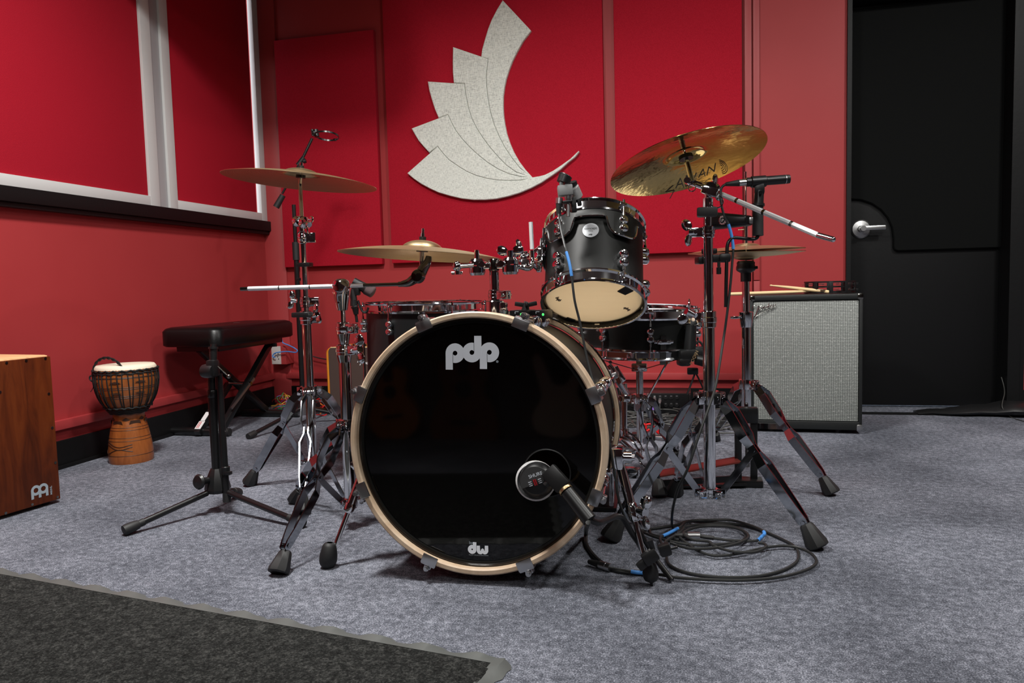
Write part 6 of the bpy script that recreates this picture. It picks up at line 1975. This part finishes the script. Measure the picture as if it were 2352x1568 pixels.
pC = [(1330, 532), (1500, 552), (1700, 556), (1760, 520), (1785, 480), (1700, 430), (1500, 372), (1300, 366), (1100, 380), (1030, 430), (930, 485), (850, 530), (880, 600), (900, 560), (960, 520), (1040, 470), (1060, 440)]
pD = [(940, 575), (1100, 620), (1300, 622), (1500, 590), (1620, 545), (1640, 500), (1560, 450), (1400, 420), (1200, 430), (1060, 480), (1130, 540), (1280, 560), (1330, 600), (1500, 650), (1700, 655), (1800, 610), (1780, 580), (1730, 570)]
c1_ = cable(CP(pA), .0036, name='coiled_cable', lab='widest black cable loop of the coil on the carpet', group=G)
c2_ = cable(CP(pB, .0085), .0036, name='coiled_cable', lab='black cable of the coil whose metal plug lies under the bass drum edge', group=G, tape=[(14, 26, 'blue')])
pt_ = CP([(400, 798)], .0105)[0]
xlr(pt_, fl(1345, 1287, .0105) - pt_, c2_)
c3_ = cable(CP(pC, .0125), .0036, name='coiled_cable', lab='black cable of the coil with its metal plug lying in the middle of the loops', group=G, tape=[(18, 34, 'blue'), (74, 86, 'blue')])
pt_ = CP([(1330, 530)], .014)[0]
xlr(CP([(1205, 510)], .012)[0] + V((0, 0, 0)), V((-1, .1, 0)) if False else CP([(1110, 508)], .012)[0] - CP([(1205, 510)], .012)[0], c3_)
c3_.part('cord_end', MB().tube([CP([(1330, 530)], .013)[0], CP([(1260, 522)], .013)[0], CP([(1205, 512)], .012)[0]], .0052, 10, 4), 'rubber')
c4_ = cable(CP(pD, .0165), .0036, name='coiled_cable', lab='black cable making the small inner loops of the coil', group=G)
kpts = [K(1440, 1188, 1.66), fl(1360, 1200, .05), fl(1345, 1225, .03), fl(1346, 1252, .006), fl(1370, 1280, .005), fl(1410, 1308, .005), fl(1440, 1312, .005), fl(1470, 1313, .005)]
cable([K(1352, 1196, 1.552), K(1349, 1205, 1.57), fl(1346, 1222, .02), fl(1347, 1250, .006), fl(1368, 1280, .005), fl(1405, 1306, .005), fl(1440, 1314, .005), fl(1480, 1316, .005)], .0052, lab='thick black cable hanging from the kick drum microphone onto the carpet')
cable([fl(1395, 1120, .004), fl(1420, 1150, .004), fl(1455, 1185, .004), fl(1490, 1215, .004), fl(1500, 1228, .004), fl(1560, 1240, .004)], .0034, lab='black cable crossing the carpet behind the right drum spur')

# ------------------------------------------------------------------ instruments on the wall behind the camera, seen dimly in the glossy head
def behind(px, py, D):
    """where a thing must hang so that its mirror image in the drum head shows at this pixel"""
    p = CO + ray(px, py) * D
    h = B(0, 0, hz)
    return p - ba * 2 * (p - h).dot(ba)
def guitar(name, px, py, wd, label, mat, D=3.95, lean=0.0, electric=False):
    c = behind(px, py, D)
    c.y = YF + .08
    T_ = Thing(name, label, 'guitar', (c.x, c.y, c.z - wd * .65), 'instruments on the wall behind the camera')
    ux = V((cos(lean), 0, sin(lean)))
    uy = V((-sin(lean), 0, cos(lean)))
    k = wd
    if not electric:
        half = [(0, -.62), (.22, -.60), (.40, -.48), (.5, -.28), (.47, -.08), (.38, .10), (.30, .22), (.30, .34), (.36, .48), (.36, .62), (.28, .72), (.14, .76), (0, .76)]
        hp = [V((x, y, 0)) for x, y in half]
        sm = [(p.x * k, p.y * k) for p in catmull(hp, 4)]
        T_.part('body', MB().prism(sm + [(-x, y) for x, y in sm[::-1][1:-1]], c, ux, uy, (0, .09, 0), .006), mat)
        T_.part('sound_hole', MB().prism(circ(.125 * k, 30, 0, .30 * k), c + V((0, .0905, 0)), ux, uy, (0, .001, 0)), 'blackink')
        T_.part('bridge', MB().prism(rrect(.38 * k, .06 * k, .01), c + V((0, .090, 0)) - uy * .16 * k, ux, uy, (0, .008, 0)), 'djembedark')
    else:
        pts = [(-.1, -.6), (.25, -.58), (.45, -.35), (.40, -.05), (.30, .15), (.42, .45), (.30, .55), (.12, .30), (0, .26), (-.12, .32), (-.30, .75), (-.44, .70), (-.34, .30), (-.30, .05), (-.45, -.25), (-.38, -.50)]
        sm = catmull([V((x * k, y * k, 0)) for x, y in pts + pts[:1]], 4)[:-1]
        T_.part('body', MB().prism([(p.x, p.y) for p in sm], c, ux, uy, (0, .045, 0), .006), mat)
    T_.part('neck', MB().prism([(-.028, .5 * k), (.028, .5 * k), (.024, .5 * k + .5), (-.024, .5 * k + .5)], c + V((0, .085 if not electric else .04, 0)), ux, uy, (0, .012, 0)), 'djembedark')
    T_.part('headstock', MB().prism([(-.03, 0), (.03, 0), (.04, .16), (-.04, .16)], c + V((0, .08 if not electric else .035, 0)) + uy * (.5 * k + .5), ux, uy, (0, .014, 0)), 'djembedark')
guitar('acoustic_guitar', 1034, 955, .40, 'brown acoustic guitar mirrored dimly at the centre of the bass drum head', 'djembe')
guitar('acoustic_guitar', 846, 950, .30, 'orange acoustic guitar mirrored dimly at the left of the bass drum head', 'orangewood', lean=.12)
guitar('electric_guitar', 1272, 930, .34, 'pale electric guitar mirrored dimly at the right of the bass drum head', 'skin', electric=True)
